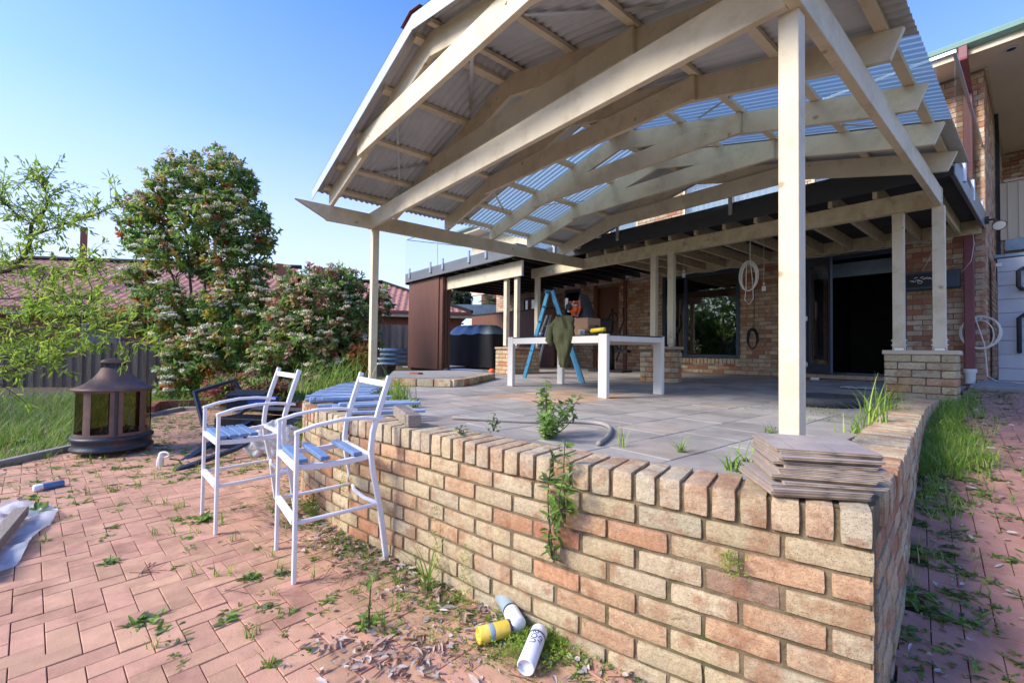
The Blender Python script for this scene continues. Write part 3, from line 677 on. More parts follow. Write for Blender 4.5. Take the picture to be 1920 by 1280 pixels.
# bricked recess with timber posts
m = MB(); m.box(-8.2, -7.35, WY+.10, WY+.16, .55, 2.33); obj('recess_back', m, 'brownslat', hs)
m = MB(); m.box(-8.2, -8.08, WY-.03, WY+.05, .05, 2.4); obj('recess_post', m, 'brownslat', hs)
m = MB(); m.box(-7.16, -7.07, WY-.06, WY-.004, .05, 2.42); obj('recess_post', m, 'brownslat', hs)
# bifold door
df = MB(); z0, z1 = .15, 2.34
df.box(-2.98, -2.92, WY-.01, WY+.10, z0, z1); df.box(-1.54, -1.48, WY-.01, WY+.10, z0, z1); df.box(-2.92, -1.54, WY-.01, WY+.10, z1-.06, z1); df.box(-2.92, -1.54, WY-.01, WY+.10, z0, z0+.04)
dr = obj('door_frame', df, 'navyframe', hs, bevel=.004)
P0, P1 = Vector((-2.90, WY-.02, 0)), Vector((-2.42, WY-.42, 0))
lf = MB()
for a, b_, zA, zB in ((0, .1, .17, 2.27), (.9, 1, .17, 2.27), (.1, .9, .17, .34), (.1, .9, 2.17, 2.27)):
    A_, B_ = P0.lerp(P1, a), P0.lerp(P1, b_); lf.beam((A_.x, A_.y, (zA+zB)/2), (B_.x, B_.y, (zA+zB)/2), .045, zB-zA)
lo = obj('door_leaf', lf, 'navyframe', hs, bevel=.003)
lg = MB(); A_, B_ = P0.lerp(P1, .1), P0.lerp(P1, .9); lg.beam((A_.x, A_.y, 1.25), (B_.x, B_.y, 1.25), .008, 1.84); obj('pane', lg, 'wglass', lo)
hn = MB()
for z in (.32, 1.2): hn.tube([(-2.93, WY-.05, z-.05), (-2.93, WY-.05, z+.05)], .012, 8); hn.box(-2.96, -2.90, WY-.045, WY-.03, z-.04, z+.04)
obj('hinge', hn, 'steel', lo)
m = MB(); m.box(-3.1, -1.3, WY-.14, WY-.002, .07, .145); obj('door_step', m, 'hbrick', hs, bevel=.01)
m = MB(); m.box(-2.9, -1.55, WY+.3, WY+.33, 1.98, 2.24); obj('roller_blind', m, 'tin', hs)
# eaves
ev = MB(); ev.box(-14.8, .8, 9.2, 9.26, 4.93, 5.03); obj('eave_fascia', ev, 'cream', hs, bevel=.003)
g_ = MB(); pr_ = [(9.19, 5.02), (9.13, 5.03), (9.09, 5.06), (9.08, 5.12), (9.10, 5.14), (9.19, 5.14)]
vs = [(-14.8, a, b_) for a, b_ in pr_]+[(.8, a, b_) for a, b_ in pr_]
g_.add(vs, [(0, 1, 2, 3, 4, 5), (11, 10, 9, 8, 7, 6)]+[(i, 6+i, 6+(i+1) % 6, (i+1) % 6) for i in range(6)]); obj('gutter', g_, 'green', hs)
m = MB(); m.box(-14.8, .8, 9.262, 14.6, 4.935, 4.96); obj('soffit', m, 'soffit', hs)
m = MB(); m.beam((-.54, 9.79, 4.915), (-.54, 14.3, 4.915), .03, .03); obj('soffit_trim', m, 'cream', hs)
dl = onY(1897, 92, 10.2); p_ = onZ(1896, 92, 4.93)
m = MB(); m.lathe([(.0, .0), (.045, -.001), (.052, -.004), (.052, .0)], (p_[0], p_[1], 4.93), 20); o = obj('downlight', m, 'black', hs)
m = MB(); m.lathe([(.053, .0), (.053, -.012), (.066, -.010), (.070, .0)], (p_[0], p_[1], 4.93), 20); obj('downlight_rim', m, 'white', o)
# house roof (tiled), rises from gutter
m = MB()
for i in range(-32, 2):
    for j in range(16):
        x0, y0 = i*.45, 9.15+j*.32; k = rnd.uniform(.8, 1.15)
        z_ = 5.12+j*.32*.42
        m.add([(x0, y0, z_+.02), (x0+.45, y0, z_+.02), (x0+.45, y0+.34, z_+.145), (x0, y0+.34, z_+.145), (x0, y0, z_-.02), (x0+.45, y0, z_-.02)], [(0, 1, 2, 3), (4, 5, 1, 0)], (k, k, k))
obj('roof', m, 'rooftile', hs)
# downpipe
m = MB(); m.box(-.785, -.675, 9.60, 9.70, .32, 2.36); m.box(-.785, -.675, 9.68, 9.78, 2.78, 4.60)
m.beam((-.73, 9.15, 5.06), (-.73, 9.15, 4.86), .10, .10, up=(0, 1, 0)); m.beam((-.73, 9.12, 4.88), (-.73, 9.76, 4.58), .10, .10, e0=.02, e1=.02)
obj('downpipe', m, 'maroon', hs, bevel=.008)
m = MB(); m.lathe([(.075, .32), (.075, .27), (.06, .25), (.055, .10)], (-.73, 9.65, 0), 24); obj('pipe_collar', m, 'pipew', hs, smooth=True)
m = MB(); m.box(-.552, -.50, 11.95, 12.07, 1.9, 4.45); m.beam((-.526, 12.01, 4.44), (-.526, 11.75, 4.9), .05, .08); obj('cable_duct', m, 'black', hs)
# ------------------------------------------------------------------ fittings on the house wall (things of their own)
def coil(name, c, r1, r2, nloop, rad, m_, label, cat='cable', plane='y', seed=1, tail=None):
    rr = random.Random(seed); pts = []
    N_ = nloop*22; rl = [rr.uniform(.62, 1.15) for _ in range(nloop+2)]
    for k in range(N_):
        t_ = 2*math.pi*k/22; q_ = k/22; j = rl[int(q_)]*(1-q_ % 1)+rl[int(q_)+1]*(q_ % 1)
        a = r1*j*math.sin(t_); b_ = r2*(.75+.25*j)*math.cos(t_)-.12*abs(j-1)
        d = .012*math.sin(k*.31)-.015
        pts.append(Vector((c[0]+a, c[1]+d, c[2]+b_)))
    if tail: pts += [Vector(p) for p in tail]
    m = MB(); m.tube(pts, rad, 6); return tag(obj(name, m, m_, smooth=True), label, cat)
coil('cable_coil', (-2.73, 6.70, 1.64), .125, .215, 8, .0055, 'cablew', 'big cream extension cord coil hanging from the balcony beam above the wall', 'cable', tail=[(-2.77, 6.7, 1.45), (-2.79, 6.7, 1.30), (-2.73, 6.7, 1.22), (-2.67, 6.7, 1.30), (-2.68, 6.7, 1.55), (-2.72, 6.71, 1.9), (-2.72, 6.72, 2.2)])
coil('cable_coil', (-3.87, 9.69, .84), .12, .21, 9, .007, 'black', 'small tangled black cable coil hanging low on the brick wall', 'cable', seed=3, tail=[(-3.86, 9.72, 1.0), (-3.86, 9.73, 1.6), (-3.86, 9.73, 2.2)])
coil('hose_coil', (-.62, 9.66, .88), .20, .24, 7, .008, 'cablew', 'cream cable coil hung round the power outlet by the maroon downpipe', 'cable', seed=5, tail=[(-.58, 9.66, .7), (-.56, 9.62, .45), (-.55, 9.6, .22), (-.45, 9.3, .17), (-.3, 9.0, .165), (-.1, 8.8, .165)])
def outlet(x, y, z, ztop, label):
    t_ = thing('hanging_outlet', label, 'outlet', 'plug sockets hanging under the balcony', (x, y, z))
    m = MB(); m.box(-.025, .025, -.018, .018, -.04, .04); obj('socket', m, 'pipew', t_, bevel=.004)
    m = MB(); m.tube([(0, 0, .04), (.003, 0, (ztop-z)*.5), (0, 0, ztop-z)], .003, 6); obj('cord', m, 'cablew', t_)
    m = MB(); m.box(-.012, .012, -.01, .01, .06, .09); obj('switch', m, 'pipew', t_, bevel=.002)
p_ = onY(1282, 516, 7.4); outlet(p_[0], 7.4, p_[2], 2.39, 'small white socket hanging on a cord left of the big window')
p_ = onY(1432, 541, 7.4); outlet(p_[0], 7.4, p_[2], 2.39, 'white socket hanging on a long cord just right of the cable coil')
t_ = thing('wall_heater', 'black wall-mounted box heater with white scrawled markings behind the right posts', 'heater')
m = MB(); m.box(-1.62, -.83, 9.60, 9.79, 1.58, 1.86); obj('casing', m, 'navyframe', t_, bevel=.01)
m = MB(); m.box(-1.5, -.98, 9.594, 9.599, 1.62, 1.83); obj('front_panel', m, 'black', t_)
m = MB(); r_ = random.Random(4)
for k in range(16):
    x = -1.40+k*.024; z = 1.745+r_.uniform(-.02, .02)
    m.tube([(x, 9.59, z), (x+.03, 9.59, z+r_.uniform(-.03, .03)), (x+.045, 9.59, z+r_.uniform(-.02, .02))], .0045, 5)
m.tube([(-1.28+.03*math.cos(a/8*6.28), 9.59, 1.70+.025*math.sin(a/8*6.28)) for a in range(9)], .004, 5)
obj('marking', m, 'pipew', t_)
t_ = thing('power_point', 'grey double outdoor power outlet inside the cream cable coil', 'outlet')
m = MB(); m.box(-.70, -.585, 9.735, 9.79, 1.06, 1.13); obj('box', m, 'conc', t_, bevel=.006)
m = MB(); m.box(-.685, -.65, 9.728, 9.734, 1.08, 1.11); m.box(-.635, -.60, 9.728, 9.734, 1.08, 1.11); obj('socket_cover', m, 'pipew', t_)
t_ = thing('floodlight', 'small black floodlight on the brick corner below the balcony', 'floodlight')
m = MB(); m.box(-.56, -.52, 9.70, 9.78, 2.52, 2.62); m.tube([(-.52, 9.74, 2.57), (-.47, 9.68, 2.56), (-.43, 9.6, 2.50)], .014, 8); obj('bracket', m, 'black', t_)
ax = Vector((.25, -.75, -.6)).normalized().to_track_quat('Z', 'Y').to_matrix()
m = MB(); m.lathe([(.02, -.12), (.035, -.08), (.04, -.03), (.075, .02), (.078, .04)], (-.42, 9.58, 2.45), 20, axis=ax); o = obj('lamp_head', m, 'black', t_, smooth=True)
m = MB(); m.lathe([(0, .036), (.07, .036)], (-.42, 9.58, 2.45), 20, axis=ax); obj('lens', m, 'pipew', o)
wr = MB()
for z, ph, a_ in ((2.36, 0, .012), (2.34, 1.3, .02), (2.355, 2.2, .015)):
    wr.tube([(-5.9+k*.2, 9.63, z+a_*math.sin(k*1.7+ph)) for k in range(26)], .005, 5)
tag(obj('wiring', wr, 'cablew', smooth=True), 'loose cream cables strung along the wall under the balcony joists', 'cable')
m = MB(); m.tube([(-.68, 9.6, 2.36), (-.67, 9.57, 2.2), (-.70, 9.56, 1.95), (-.80, 9.58, 1.8)], .004, 5); m.tube([(-1.1, 9.62, 2.34), (-1.15, 9.6, 2.1), (-1.25, 9.6, 1.88)], .004, 5)
tag(obj('loose_wire', m, 'cablew', smooth=True), 'thin wires drooping from the joists to the black wall heater', 'wire')
# beige upper panel and tank at far right
t_ = thing('beige_balcony_panel', 'beige sheet-clad balcony side beyond the brick corner at the right edge', 'cladding')
m = MB(); m.box(-.50, .6, 11.9, 12.0, 2.62, 3.66); 
for x in (-.41, -.28, -.05, .2): m.box(x, x+.02, 11.885, 11.899, 2.64, 3.64)
obj('cladding', m, 'beige', t_, bevel=.004); m = MB(); m.box(-.45, .6, 11.87, 12.01, 3.662, 3.70); obj('capping', m, 'beige', t_, bevel=.004)
m = MB(); m.box(-.44, .6, 11.88, 12.02, 2.42, 2.615); obj('floor_beam', m, 'tin', t_)
a, mo = MB(), MB(); brick_box(a, -.40, .5, 12.05, 12.3, .1, 2.42, mo, hcol, (TVs, TFs)); obj('brickwork', a, 'hbrick', t_); obj('mortar', mo, 'hmortar', t_)
tk = thing('water_tank', 'slim grey ribbed water tank with black pipes against the house', 'tank')
m = MB()
for k in range(9): m.box(-.47, .45, 10.3, 10.85, .12+k*.215, .330+k*.215)
obj('tank_body', m, 'tank', tk, bevel=.003); m = MB(); m.box(-.51, .46, 10.29, 10.86, 2.06, 2.12); obj('lid', m, 'tin', tk, bevel=.01)
for z0_, z1_ in ((1.55, 1.86), (.62, 1.15)):
    m = MB(); m.tube([(-.08, 10.3, z1_), (-.20, 10.22, z1_), (-.25, 10.2, z1_-.04), (-.25, 10.2, z0_+.04), (-.22, 10.22, z0_), (-.2, 10.3, z0_)] if z0_ > 1 else [(-.08, 10.2, z1_), (-.20, 10.2, z1_), (-.25, 10.2, z1_-.05), (-.25, 10.2, z0_), (-.25, 10.3, z0_-.03)], .028, 12); obj('pipe', m, 'rubber', tk, smooth=True)
m = MB(); m.box(-.485, -.42, 10.288, 10.298, 1.93, 1.98); obj('tag', m, 'pipew', tk)
# ------------------------------------------------------------------ brown screens and covered barbecue (left end under the deck)
sc = thing('timber_screen', 'tall brown vertical slat screen at the left end of the balcony', 'screen')
m = MB(); x = -11.85
while x < -10.15: m.box(x, x+.062, 5.85, 5.88, .0, 2.45); x += .066
for yy in (5.88, 5.97, 6.06): m.box(-10.13, -9.98, yy, yy+.07, 0, 2.43)
obj('slats', m, 'brownslat', sc, bevel=.003); m = MB(); m.box(-11.85, -10.15, 5.885, 5.93, .02, 2.42); obj('backing', m, 'brownslat', sc)
sc2 = thing('back_screen', 'low dark brown board screen behind the covered barbecue', 'screen')
m = MB(); x = -13.2
while x < -9.1: m.box(x, x+.145, 9.0, 9.03, 0, 1.75); x += .15
obj('boards', m, 'brownslat', sc2); m = MB(); m.box(-13.2, -9.1, 8.98, 9.05, 1.75, 1.8); obj('capping', m, 'black', sc2)
bb = thing('covered_barbecue', 'large barbecue under a black cover with faded grey top', 'barbecue')
def cloth_block(x0, x1, y0, y1, z0, z1, crown, nzs=6, amp=.02, seed=2):
    m = MB(); n = 48; rings = []
    vs = []
    for k in range(nzs+1):
        z = z0+(z1-z0)*k/nzs
        for a in range(n):
            t_ = a/n*2*math.pi; cx_, sx_ = math.cos(t_), math.sin(t_); q = 1/max(abs(cx_)**10+abs(sx_)**10, 1e-9)**(1/10)
            w = 1+amp*math.sin(a*1.7+seed)*(1-k/nzs)*2
            vs.append(((x0+x1)/2+(x1-x0)/2*cx_*q*.98*w, (y0+y1)/2+(y1-y0)/2*sx_*q*.98*w, z))
    fs = [(k*n+a, k*n+(a+1) % n, (k+1)*n+(a+1) % n, (k+1)*n+a) for k in range(nzs) for a in range(n)]
    m.add(vs, fs); c = MB(); vs2 = []; last = vs[-n:]
    for k in range(5):
        f = 1-k/4.0; zz = z1+crown*math.sin(math.pi/2*k/4)
        for v in last: vs2.append(((x0+x1)/2+(v[0]-(x0+x1)/2)*(1-(1-f)*.30)*1.01, (y0+y1)/2+(v[1]-(y0+y1)/2)*(1-(1-f)*.6)*1.01, zz+.02*math.sin(v[0]*9+seed)))
    fs2 = [(k*n+a, k*n+(a+1) % n, (k+1)*n+(a+1) % n, (k+1)*n+a) for k in range(4) for a in range(n)]+[tuple(4*n+a for a in range(n))]
    c.add(vs2, fs2); return m, c
a, b_ = cloth_block(-11.5, -9.3, 6.9, 7.6, .06, .96, .26); obj('cover_skirt', a, 'black', bb, smooth=True); obj('cover_top', b_, 'tin', bb, smooth=True)
tr = thing('line_trimmer', 'orange and black line trimmer lying on the paving beside the covered barbecue', 'garden tool')
p0, p1 = onZ(838, 693, .06), onZ(905, 695, .06); m = MB(); m.tube([p0, (p0+p1)/2+np.array([0, 0, .02]), p1], .014, 8); obj('shaft', m, 'steel', tr)
m = MB(); m.lathe([(0, -.06), (.06, -.05), (.07, .03), (.04, .06), (0, .07)], onZ(922, 697, .07), 16); obj('motor', m, 'orange', tr, smooth=True)
m = MB(); m.lathe([(0, -.05), (.14, -.03), (.05, .05), (0, .06)], onZ(838, 695, .06), 14); obj('guard', m, 'rubber', tr, smooth=True)
# ------------------------------------------------------------------ white outdoor table with things on it
tb = thing('table', 'long white outdoor table with dark top in the middle of the patio', 'table', loc=(-3.955, 4.42, 0), rz=math.radians(-6))
TW, TD, TH = .985, .49, .70
m = MB(); m.box(-TW+.0, TW-.0, -TD+.02, TD-.02, TH-.012, TH); obj('tabletop', m, 'black', tb, bevel=.002)
for sx_ in (-1, 1):
    for sy_ in (-1, 1):
        m = MB(); x0 = sx_*TW-(.13 if sx_ > 0 else 0); y0 = sy_*TD-(.05 if sy_ > 0 else 0); m.box(x0, x0+.13, y0, y0+.05, 0, TH+.004); obj('leg', m, 'tablewhite', tb, bevel=.005)
m = MB(); m.box(-TW+.132, TW-.132, -TD+.005, -TD+.04, TH-.095, TH-.014); m.box(-TW+.132, TW-.132, TD-.04, TD-.005, TH-.095, TH-.014)
m.box(TW-.05, TW-.002, -TD+.052, TD-.052, TH-.075, TH-.014); m.box(-TW+.002, -TW+.05, -TD+.052, TD-.052, TH-.075, TH-.014); obj('frame_rail', m, 'tablewhite', tb, bevel=.003)
def ontable(px, y, z=TH): return onY(px, 600, y)[0]
def carton(px0, px1, y, h, d, label, lab=True):
    x0, x1 = ontable(px0, y), ontable(px1, y)
    t_ = thing('cardboard_box', label, 'box', 'cardboard boxes on the white table', ((x0+x1)/2, y, TH+.001)); w = (x1-x0)/2
    m = MB(); m.box(-w, w, 0, d, 0, h); obj('carton', m, 'card', t_, bevel=.003)
    m = MB(); m.box(-w-.01, w+.01, -.006, -.002, h*.5, h*.505)
    for f in ((-w, w, -.1, 0), (-w, w, d, d+.1)): pass
    if lab:
        m = MB(); m.box(w*.05, w*.72, -.004, -.001, .02, .085); o = obj('shipping_label', m, 'white', t_)
        m = MB()
        for k in range(5): m.box(w*.12, w*(.4+.25*rnd.random()), -.006, -.0045, .028+k*.011, .033+k*.011)
        obj('print', m, 'navyframe', o)
carton(1068, 1102, 4.25, .235, .25, 'closed brown cardboard box with white shipping label on the white table'); carton(1046, 1066, 4.3, .22, .25, 'brown cardboard box half hidden behind the olive jacket', False)
# olive jacket draped over the table edge
m = MB(); n = 28; vs = []; YF = 3.90; X0 = ontable(1055, YF)
def jk(u, v): # v 0 top .. 1 bottom
    if v < .45:
        q = v/.45; w = .02+.13*math.sin(min(1, q*1.4)*1.5)**.5; z = TH+.24-.21*q; 
    else:
        q = (v-.45)/.55; w = .15-.10*q; z = TH+.03-.40*q
    a = u*2*math.pi; dpt = .10*(1-.55*max(0, (v-.45)/.55)); fold = 1+.15*math.sin(a*5+v*6)+.09*math.sin(a*9-v*9)+.2*noise.noise(Vector((math.cos(a)*2, math.sin(a)*2, v*5)))
    return (X0+.06*(v-.3)+w*math.cos(a)*fold, YF+dpt*math.sin(a)*fold-.02+.06*(1-v), z+.02*math.sin(a*3+v*8))
NV = 26
vs = [jk(a/n, v/NV) for v in range(NV+1) for a in range(n)]; fs = [(v*n+a, v*n+(a+1) % n, (v+1)*n+(a+1) % n, (v+1)*n+a) for v in range(NV) for a in range(n)]+[tuple(range(n-1, -1, -1)), tuple(NV*n+a for a in range(n))]
m.add(vs, fs)
jt = thing('jacket', 'olive green jacket hanging over the front edge of the white table', 'jacket'); obj('jacket_body', m, 'jacket', jt, smooth=True)
m = MB(); m.tube([(X0-.08, YF-.02, TH+.18), (X0-.16, YF-.03, TH+.10), (X0-.18, YF-.05, TH-.06), (X0-.12, YF-.05, TH-.12)], [.03, .055, .05, .03], 12); obj('sleeve', m, 'jacket', jt, smooth=True)
# chainsaw on top of a black bag, seen above the boxes
cs = thing('chainsaw', 'bright orange chainsaw standing on the clutter behind the blue ladder', 'chainsaw'); c0 = onY(1078, 577, 4.55)
def L3(dx, dy, dz): return (c0[0]+dx, c0[1]+dy, c0[2]+dz)
m = MB(); m.box(*[c0[0]-.075, c0[0]+.06, c0[1]-.05, c0[1]+.05, c0[2]-.07, c0[2]+.03]); obj('motor_housing', m, 'orange', cs, bevel=.025, seg=3)
m = MB(); m.tube([L3(-.09, 0, .10), L3(-.085, 0, .0), L3(-.02, -.02, -.10), L3(.05, 0, -.12), L3(.09, 0, -.02), L3(.085, 0, .09), L3(.0, 0, .075), L3(-.09, 0, .08)], .014, 8); obj('handle', m, 'orange', cs, smooth=True)
m = MB(); m.lathe([(0, -.02), (.045, -.02), (.05, .0), (.045, .02), (0, .02)], L3(-.05, -.07, .01), 16, axis=Matrix.Rotation(math.pi/2, 3, 'X')); obj('starter_cover', m, 'black', cs)
m = MB(); m.box(c0[0]-.14, c0[0]-.09, c0[1]-.06, c0[1]-.03, c0[2]-.01, c0[2]+.14) ; obj('chain_guard', m, 'pipew', cs, bevel=.01)
m = MB(); c1 = onY(1100, 612, 4.7); n = 20; vs = []
for k in range(9):
    t_ = k/8; z = TH+.002+(.60)*t_
    for a in range(n):
        an = a/n*6.283; w = (.19*(1-t_)**.8+.05)*(1+.08*math.sin(an*4+k)); vs.append((c1[0]-.04*t_+w*math.cos(an), 4.68+.12*math.sin(an)*(1-t_*.5), z))
m.add(vs, [(k*n+a, k*n+(a+1) % n, (k+1)*n+(a+1) % n, (k+1)*n+a) for k in range(8) for a in range(n)]+[tuple(8*n+a for a in range(n))])
tag(obj('duffel_bag', m, 'black', smooth=True), 'tall slumped black bag behind the cardboard boxes', 'bag')
m = MB(); r_ = random.Random(9); pts = [(c1[0]-.10+r_.uniform(-.05, .06), 4.54-.0*k, TH+.50-k*.02) for k in range(24)]
m.tube(pts, .006, 5); 
for p in pts[::2]: m.lathe([(0, -.016), (.014, 0), (0, .016)], (p[0]+.012, p[1]-.012, p[2]), 6)
tag(obj('string_lights', m, 'cablew'), 'string of small white bulbs tangled over the black bag', 'lights')
t_ = thing('drill', 'yellow and black cordless drill lying on the white table', 'drill'); d0 = onY(1122, 634, 4.0)
m = MB(); m.tube([(d0[0]-.10, 4.0, TH+.05), (d0[0]+.09, 4.0, TH+.06)], .028, 10); obj('body', m, 'yellow', t_, smooth=True)
m = MB(); m.tube([(d0[0]+.04, 4.0, TH+.04), (d0[0]+.07, 3.98, TH+.015), (d0[0]+.1, 3.97, TH+.02)], .022, 8); m.tube([(d0[0]-.10, 4.0, TH+.05), (d0[0]-.16, 4.0, TH+.045)], .016, 8); obj('grip', m, 'black', t_, smooth=True)
m = MB(); m.lathe([(0, 0), (.035, 0), (.035, .05), (.03, .055), (0, .055)], (ontable(1015, 4.1), 4.1, TH+.001), 18); tag(obj('glass_jar', m, 'tin', smooth=True), 'short glass jar on the left end of the white table', 'jar')
m = MB(); m.box(ontable(1104, 4.15), ontable(1116, 4.15), 4.15, 4.24, TH+.001, TH+.13); tag(obj('black_case', m, 'black', bevel=.01), 'small black case between the cardboard box and the drill', 'case')
# blue stepladder
ld_ = thing('stepladder', 'paint-spattered blue A-frame stepladder behind the white table', 'ladder')
top = onY(1031, 545, 5.45); fl = onY(983, 703.5, 5.45); fr = onY(1094, 704, 5.45)
vv = unit3(ray(1004, 650)); tp0 = Vector((top[0], 5.45, top[2]))
for q in (0, .42):
    o_ = Vector((vv[0]*q, vv[1]*q, 0)); ot = Vector((vv[0]*(.06+q*.6), vv[1]*(.06+q*.6), 0))
    m = MB(); m.beam(Vector((fl[0], 5.45, 0))+o_, tp0+ot+Vector((-.035, 0, 0)), .03, .085, up=(1, 0, .3)); obj('stile', m, 'blueladder', ld_, bevel=.004)
    m = MB(); m.beam(Vector((fr[0], 5.45, 0))+o_, tp0+ot+Vector((.07, 0, 0)), .03, .07, up=(1, 0, -.3)); obj('stile', m, 'blueladder', ld_, bevel=.004)
for k in range(1, 6):
    t_ = k/6; a_ = Vector((fl[0], 5.45, 0)).lerp(tp0+Vector((-.035, 0, 0)), t_); b9 = a_+Vector((vv[0], vv[1], 0))*(.42-.15*t_); m = MB(); m.beam(a_, b9, .08, .02); obj('step', m, 'blueladder', ld_)
tc_ = tp0+Vector((vv[0]*.16, vv[1]*.16, 0))
m = MB(); m.beam(tc_-Vector((vv[0], vv[1], 0))*.13, tc_+Vector((vv[0], vv[1], 0))*.13, .17, .03); obj('top_cap', m, 'blueladder', ld_)
# small timber stepladder further back
t_ = thing('small_ladder', 'thin pale ladder leaning in the shade behind the blue stepladder', 'ladder'); a0 = onY(1000, 680, 8.0); a1 = onY(1018, 575, 8.2)
m = MB(); m.beam((a0[0]-.25, 8.0, .02), (a1[0]-.05, 8.4, 1.5), .03, .05); obj('rail', m, 'steel', t_); m = MB(); m.beam((a0[0]+.15, 8.0, .02), (a1[0]+.10, 8.4, 1.5), .03, .05); obj('rail', m, 'steel', t_)
for k in range(1, 5): m = MB(); q = k/5; m.beam((a0[0]-.25+q*(a1[0]-.05-a0[0]+.25), 8+.4*q, 1.5*q), (a0[0]+.15+q*(a1[0]-a0[0]-.05), 8+.4*q, 1.5*q), .03, .03); obj('rung', m, 'steel', t_)
# exercise machine
ex = thing('elliptical_trainer', 'black exercise machine with curved handlebars standing against the brick wall', 'exercise machine'); e0 = onY(1143, 690, 8.6); ex_, ey = e0[0], 8.6
def E3(a, b_, c): return (ex_+a, ey+b_, c)
m = MB(); m.tube([E3(0, 0, .05), E3(.02, 0, .5), E3(-.02, 0, 1.0), E3(.0, 0, 1.25)], [.12, .10, .06, .05], 10); obj('mast', m, 'black', ex, smooth=True)
m = MB(); m.box(ex_-.36, ex_+.10, ey-.08, ey+.04, .98, 1.32); obj('console', m, 'black', ex, bevel=.04, seg=3)
m = MB()
for sg, off in ((-1, -.1), (1, .22)): m.tube([E3(off, -.05, .3), E3(off+.14, -.05, .6), E3(off+.1, -.05, 1.0), E3(off+.22, -.05, 1.25), E3(off+.2, -.05, 1.55)], .022, 8)
m.tube([E3(.02, -.1, 1.28), E3(.12, -.1, 1.45), E3(.26, -.1, 1.42), E3(.30, -.1, 1.28), E3(.18, -.1, 1.2)], .022, 8); obj('handlebar', m, 'black', ex, smooth=True)
m = MB(); m.tube([E3(-.55, 0, .55), E3(-.3, 0, .62), E3(0, 0, .8), E3(.3, 0, .55), E3(.5, 0, .56)], .03, 8); m.box(ex_+.2, ex_+.55, ey-.08, ey+.08, .5, .56); m.box(ex_-.5, ex_+.5, ey-.2, ey+.2, .03, .09); obj('pedal_arm', m, 'black', ex, smooth=False)
# ------------------------------------------------------------------ bar chairs
def chair(name, label, x, y, slats, rz):
    t_ = thing(name, label, 'chair', 'white metal bar chairs with blue slats', (x, y, ZG+.02), rz); w = .235; s_ = .017
    def sq(pts, m, a=.026, b_=.026):
        for p, q in zip(pts, pts[1:]): m.beam(p, q, a, b_, up=(0, 0, 1) if abs(Vector(q).z-Vector(p).z) < .7*(Vector(q)-Vector(p)).length else (0, 1, 0), e0=.004, e1=.004)
    for sx_ in (-1, 1):
        m = MB(); m.beam((sx_*w, -.235, 0), (sx_*w*.99, -.235, .765), .026, .020, up=(0, 1, 0)); obj('leg', m, 'white', t_, bevel=.003)
        m = MB(); prof = [(.245, 0), (.205, .28), (.155, .52), (.145, .62), (.155, .72), (.19, .85), (.245, 1.03)]
        pts = [Vector((sx_*w, a, b_)) for a, b_ in prof]; vs = []
        for i, p in enumerate(pts):
            d = (pts[min(i+1, 6)]-pts[max(i-1, 0)]).normalized(); nrm = Vector((0, d.z, -d.y))
            for ax_, bx in ((-1, -1), (1, -1), (1, 1), (-1, 1)): vs.append(p+Vector((ax_*.0115, 0, 0))+nrm*bx*.0145)
        m.add(vs, [(4*i+k, 4*i+(k+1) % 4, 4*i+4+(k+1) % 4, 4*i+4+k) for i in range(6) for k in range(4)]+[(3, 2, 1, 0), (24, 25, 26, 27)]); obj('rear_leg', m, 'white', t_, bevel=.003)
        m = MB(); A_ = [(-.248, .765), (-.15, .795), (-.02, .815), (.10, .815), (.22, .80)]; vs = []
        for a, b_ in A_:
            for ax_, bx in ((-1, -1), (1, -1), (1, 1), (-1, 1)): vs.append((sx_*w+ax_*.016, a, b_+bx*.009-.012))
        m.add(vs, [(4*i+k, 4*i+(k+1) % 4, 4*i+4+(k+1) % 4, 4*i+4+k) for i in range(4) for k in range(4)]+[(3, 2, 1, 0), (16, 17, 18, 19)]); obj('armrest', m, 'white', t_, bevel=.003)
    m = MB()
    for sx_ in (-1, 1):
        P = arc((sx_*(w-.028), -.235, .575), (sx_*(w-.028), .16, .585), -.012, 5)
        for p, q in zip(P, P[1:]): m.beam(p, q, .022, .03, e0=.002, e1=.002)
    m.box(-w+.02, w-.02, -.247, -.223, .56, .59); m.box(-w+.02, w-.02, .135, .155, .575, .60); obj('seat_frame', m, 'white', t_, bevel=.002)
    m = MB()
    m.box(-w+.015, w-.015, -.25, -.222, .292, .322)
    for sx_ in (-1, 1): m.tube([(sx_*(w-.005), -.235, .30), (sx_*(w-.005), .20, .315)], .011, 10)
    m.tube([(-w, .20, .315), (-w*.4, .165, .315), (w*.4, .165, .315), (w, .20, .315)], .012, 10); obj('footrest', m, 'white', t_)
    m = MB(); P = [(-w+.01, .232, .985), (-w*.4, .25, .98), (w*.4, .25, .98), (w-.01, .232, .985)]
    for p, q in zip(P, P[1:]): m.beam(p, q, .016, .035, e0=.003, e1=.003)
    obj('top_rail', m, 'white', t_, bevel=.002)
    for yy in slats:
        m = MB(); m.box(-w-.004 if yy < -.2 else -w+.018, w-.020, yy-.024, yy+.024, .592, .614); obj('seat_slat', m, 'blue', t_, bevel=.003)
    return t_
chair('bar_chair', 'nearer white bar chair with only three blue seat slats left, standing by the brick wall', -2.64, .835, (-.20, -.09, .08), math.radians(-2))
chair('bar_chair', 'farther white bar chair with a fuller blue slatted seat, left of the other chair', -3.60, .575, (-.205, -.145, -.085, -.025), math.radians(4))
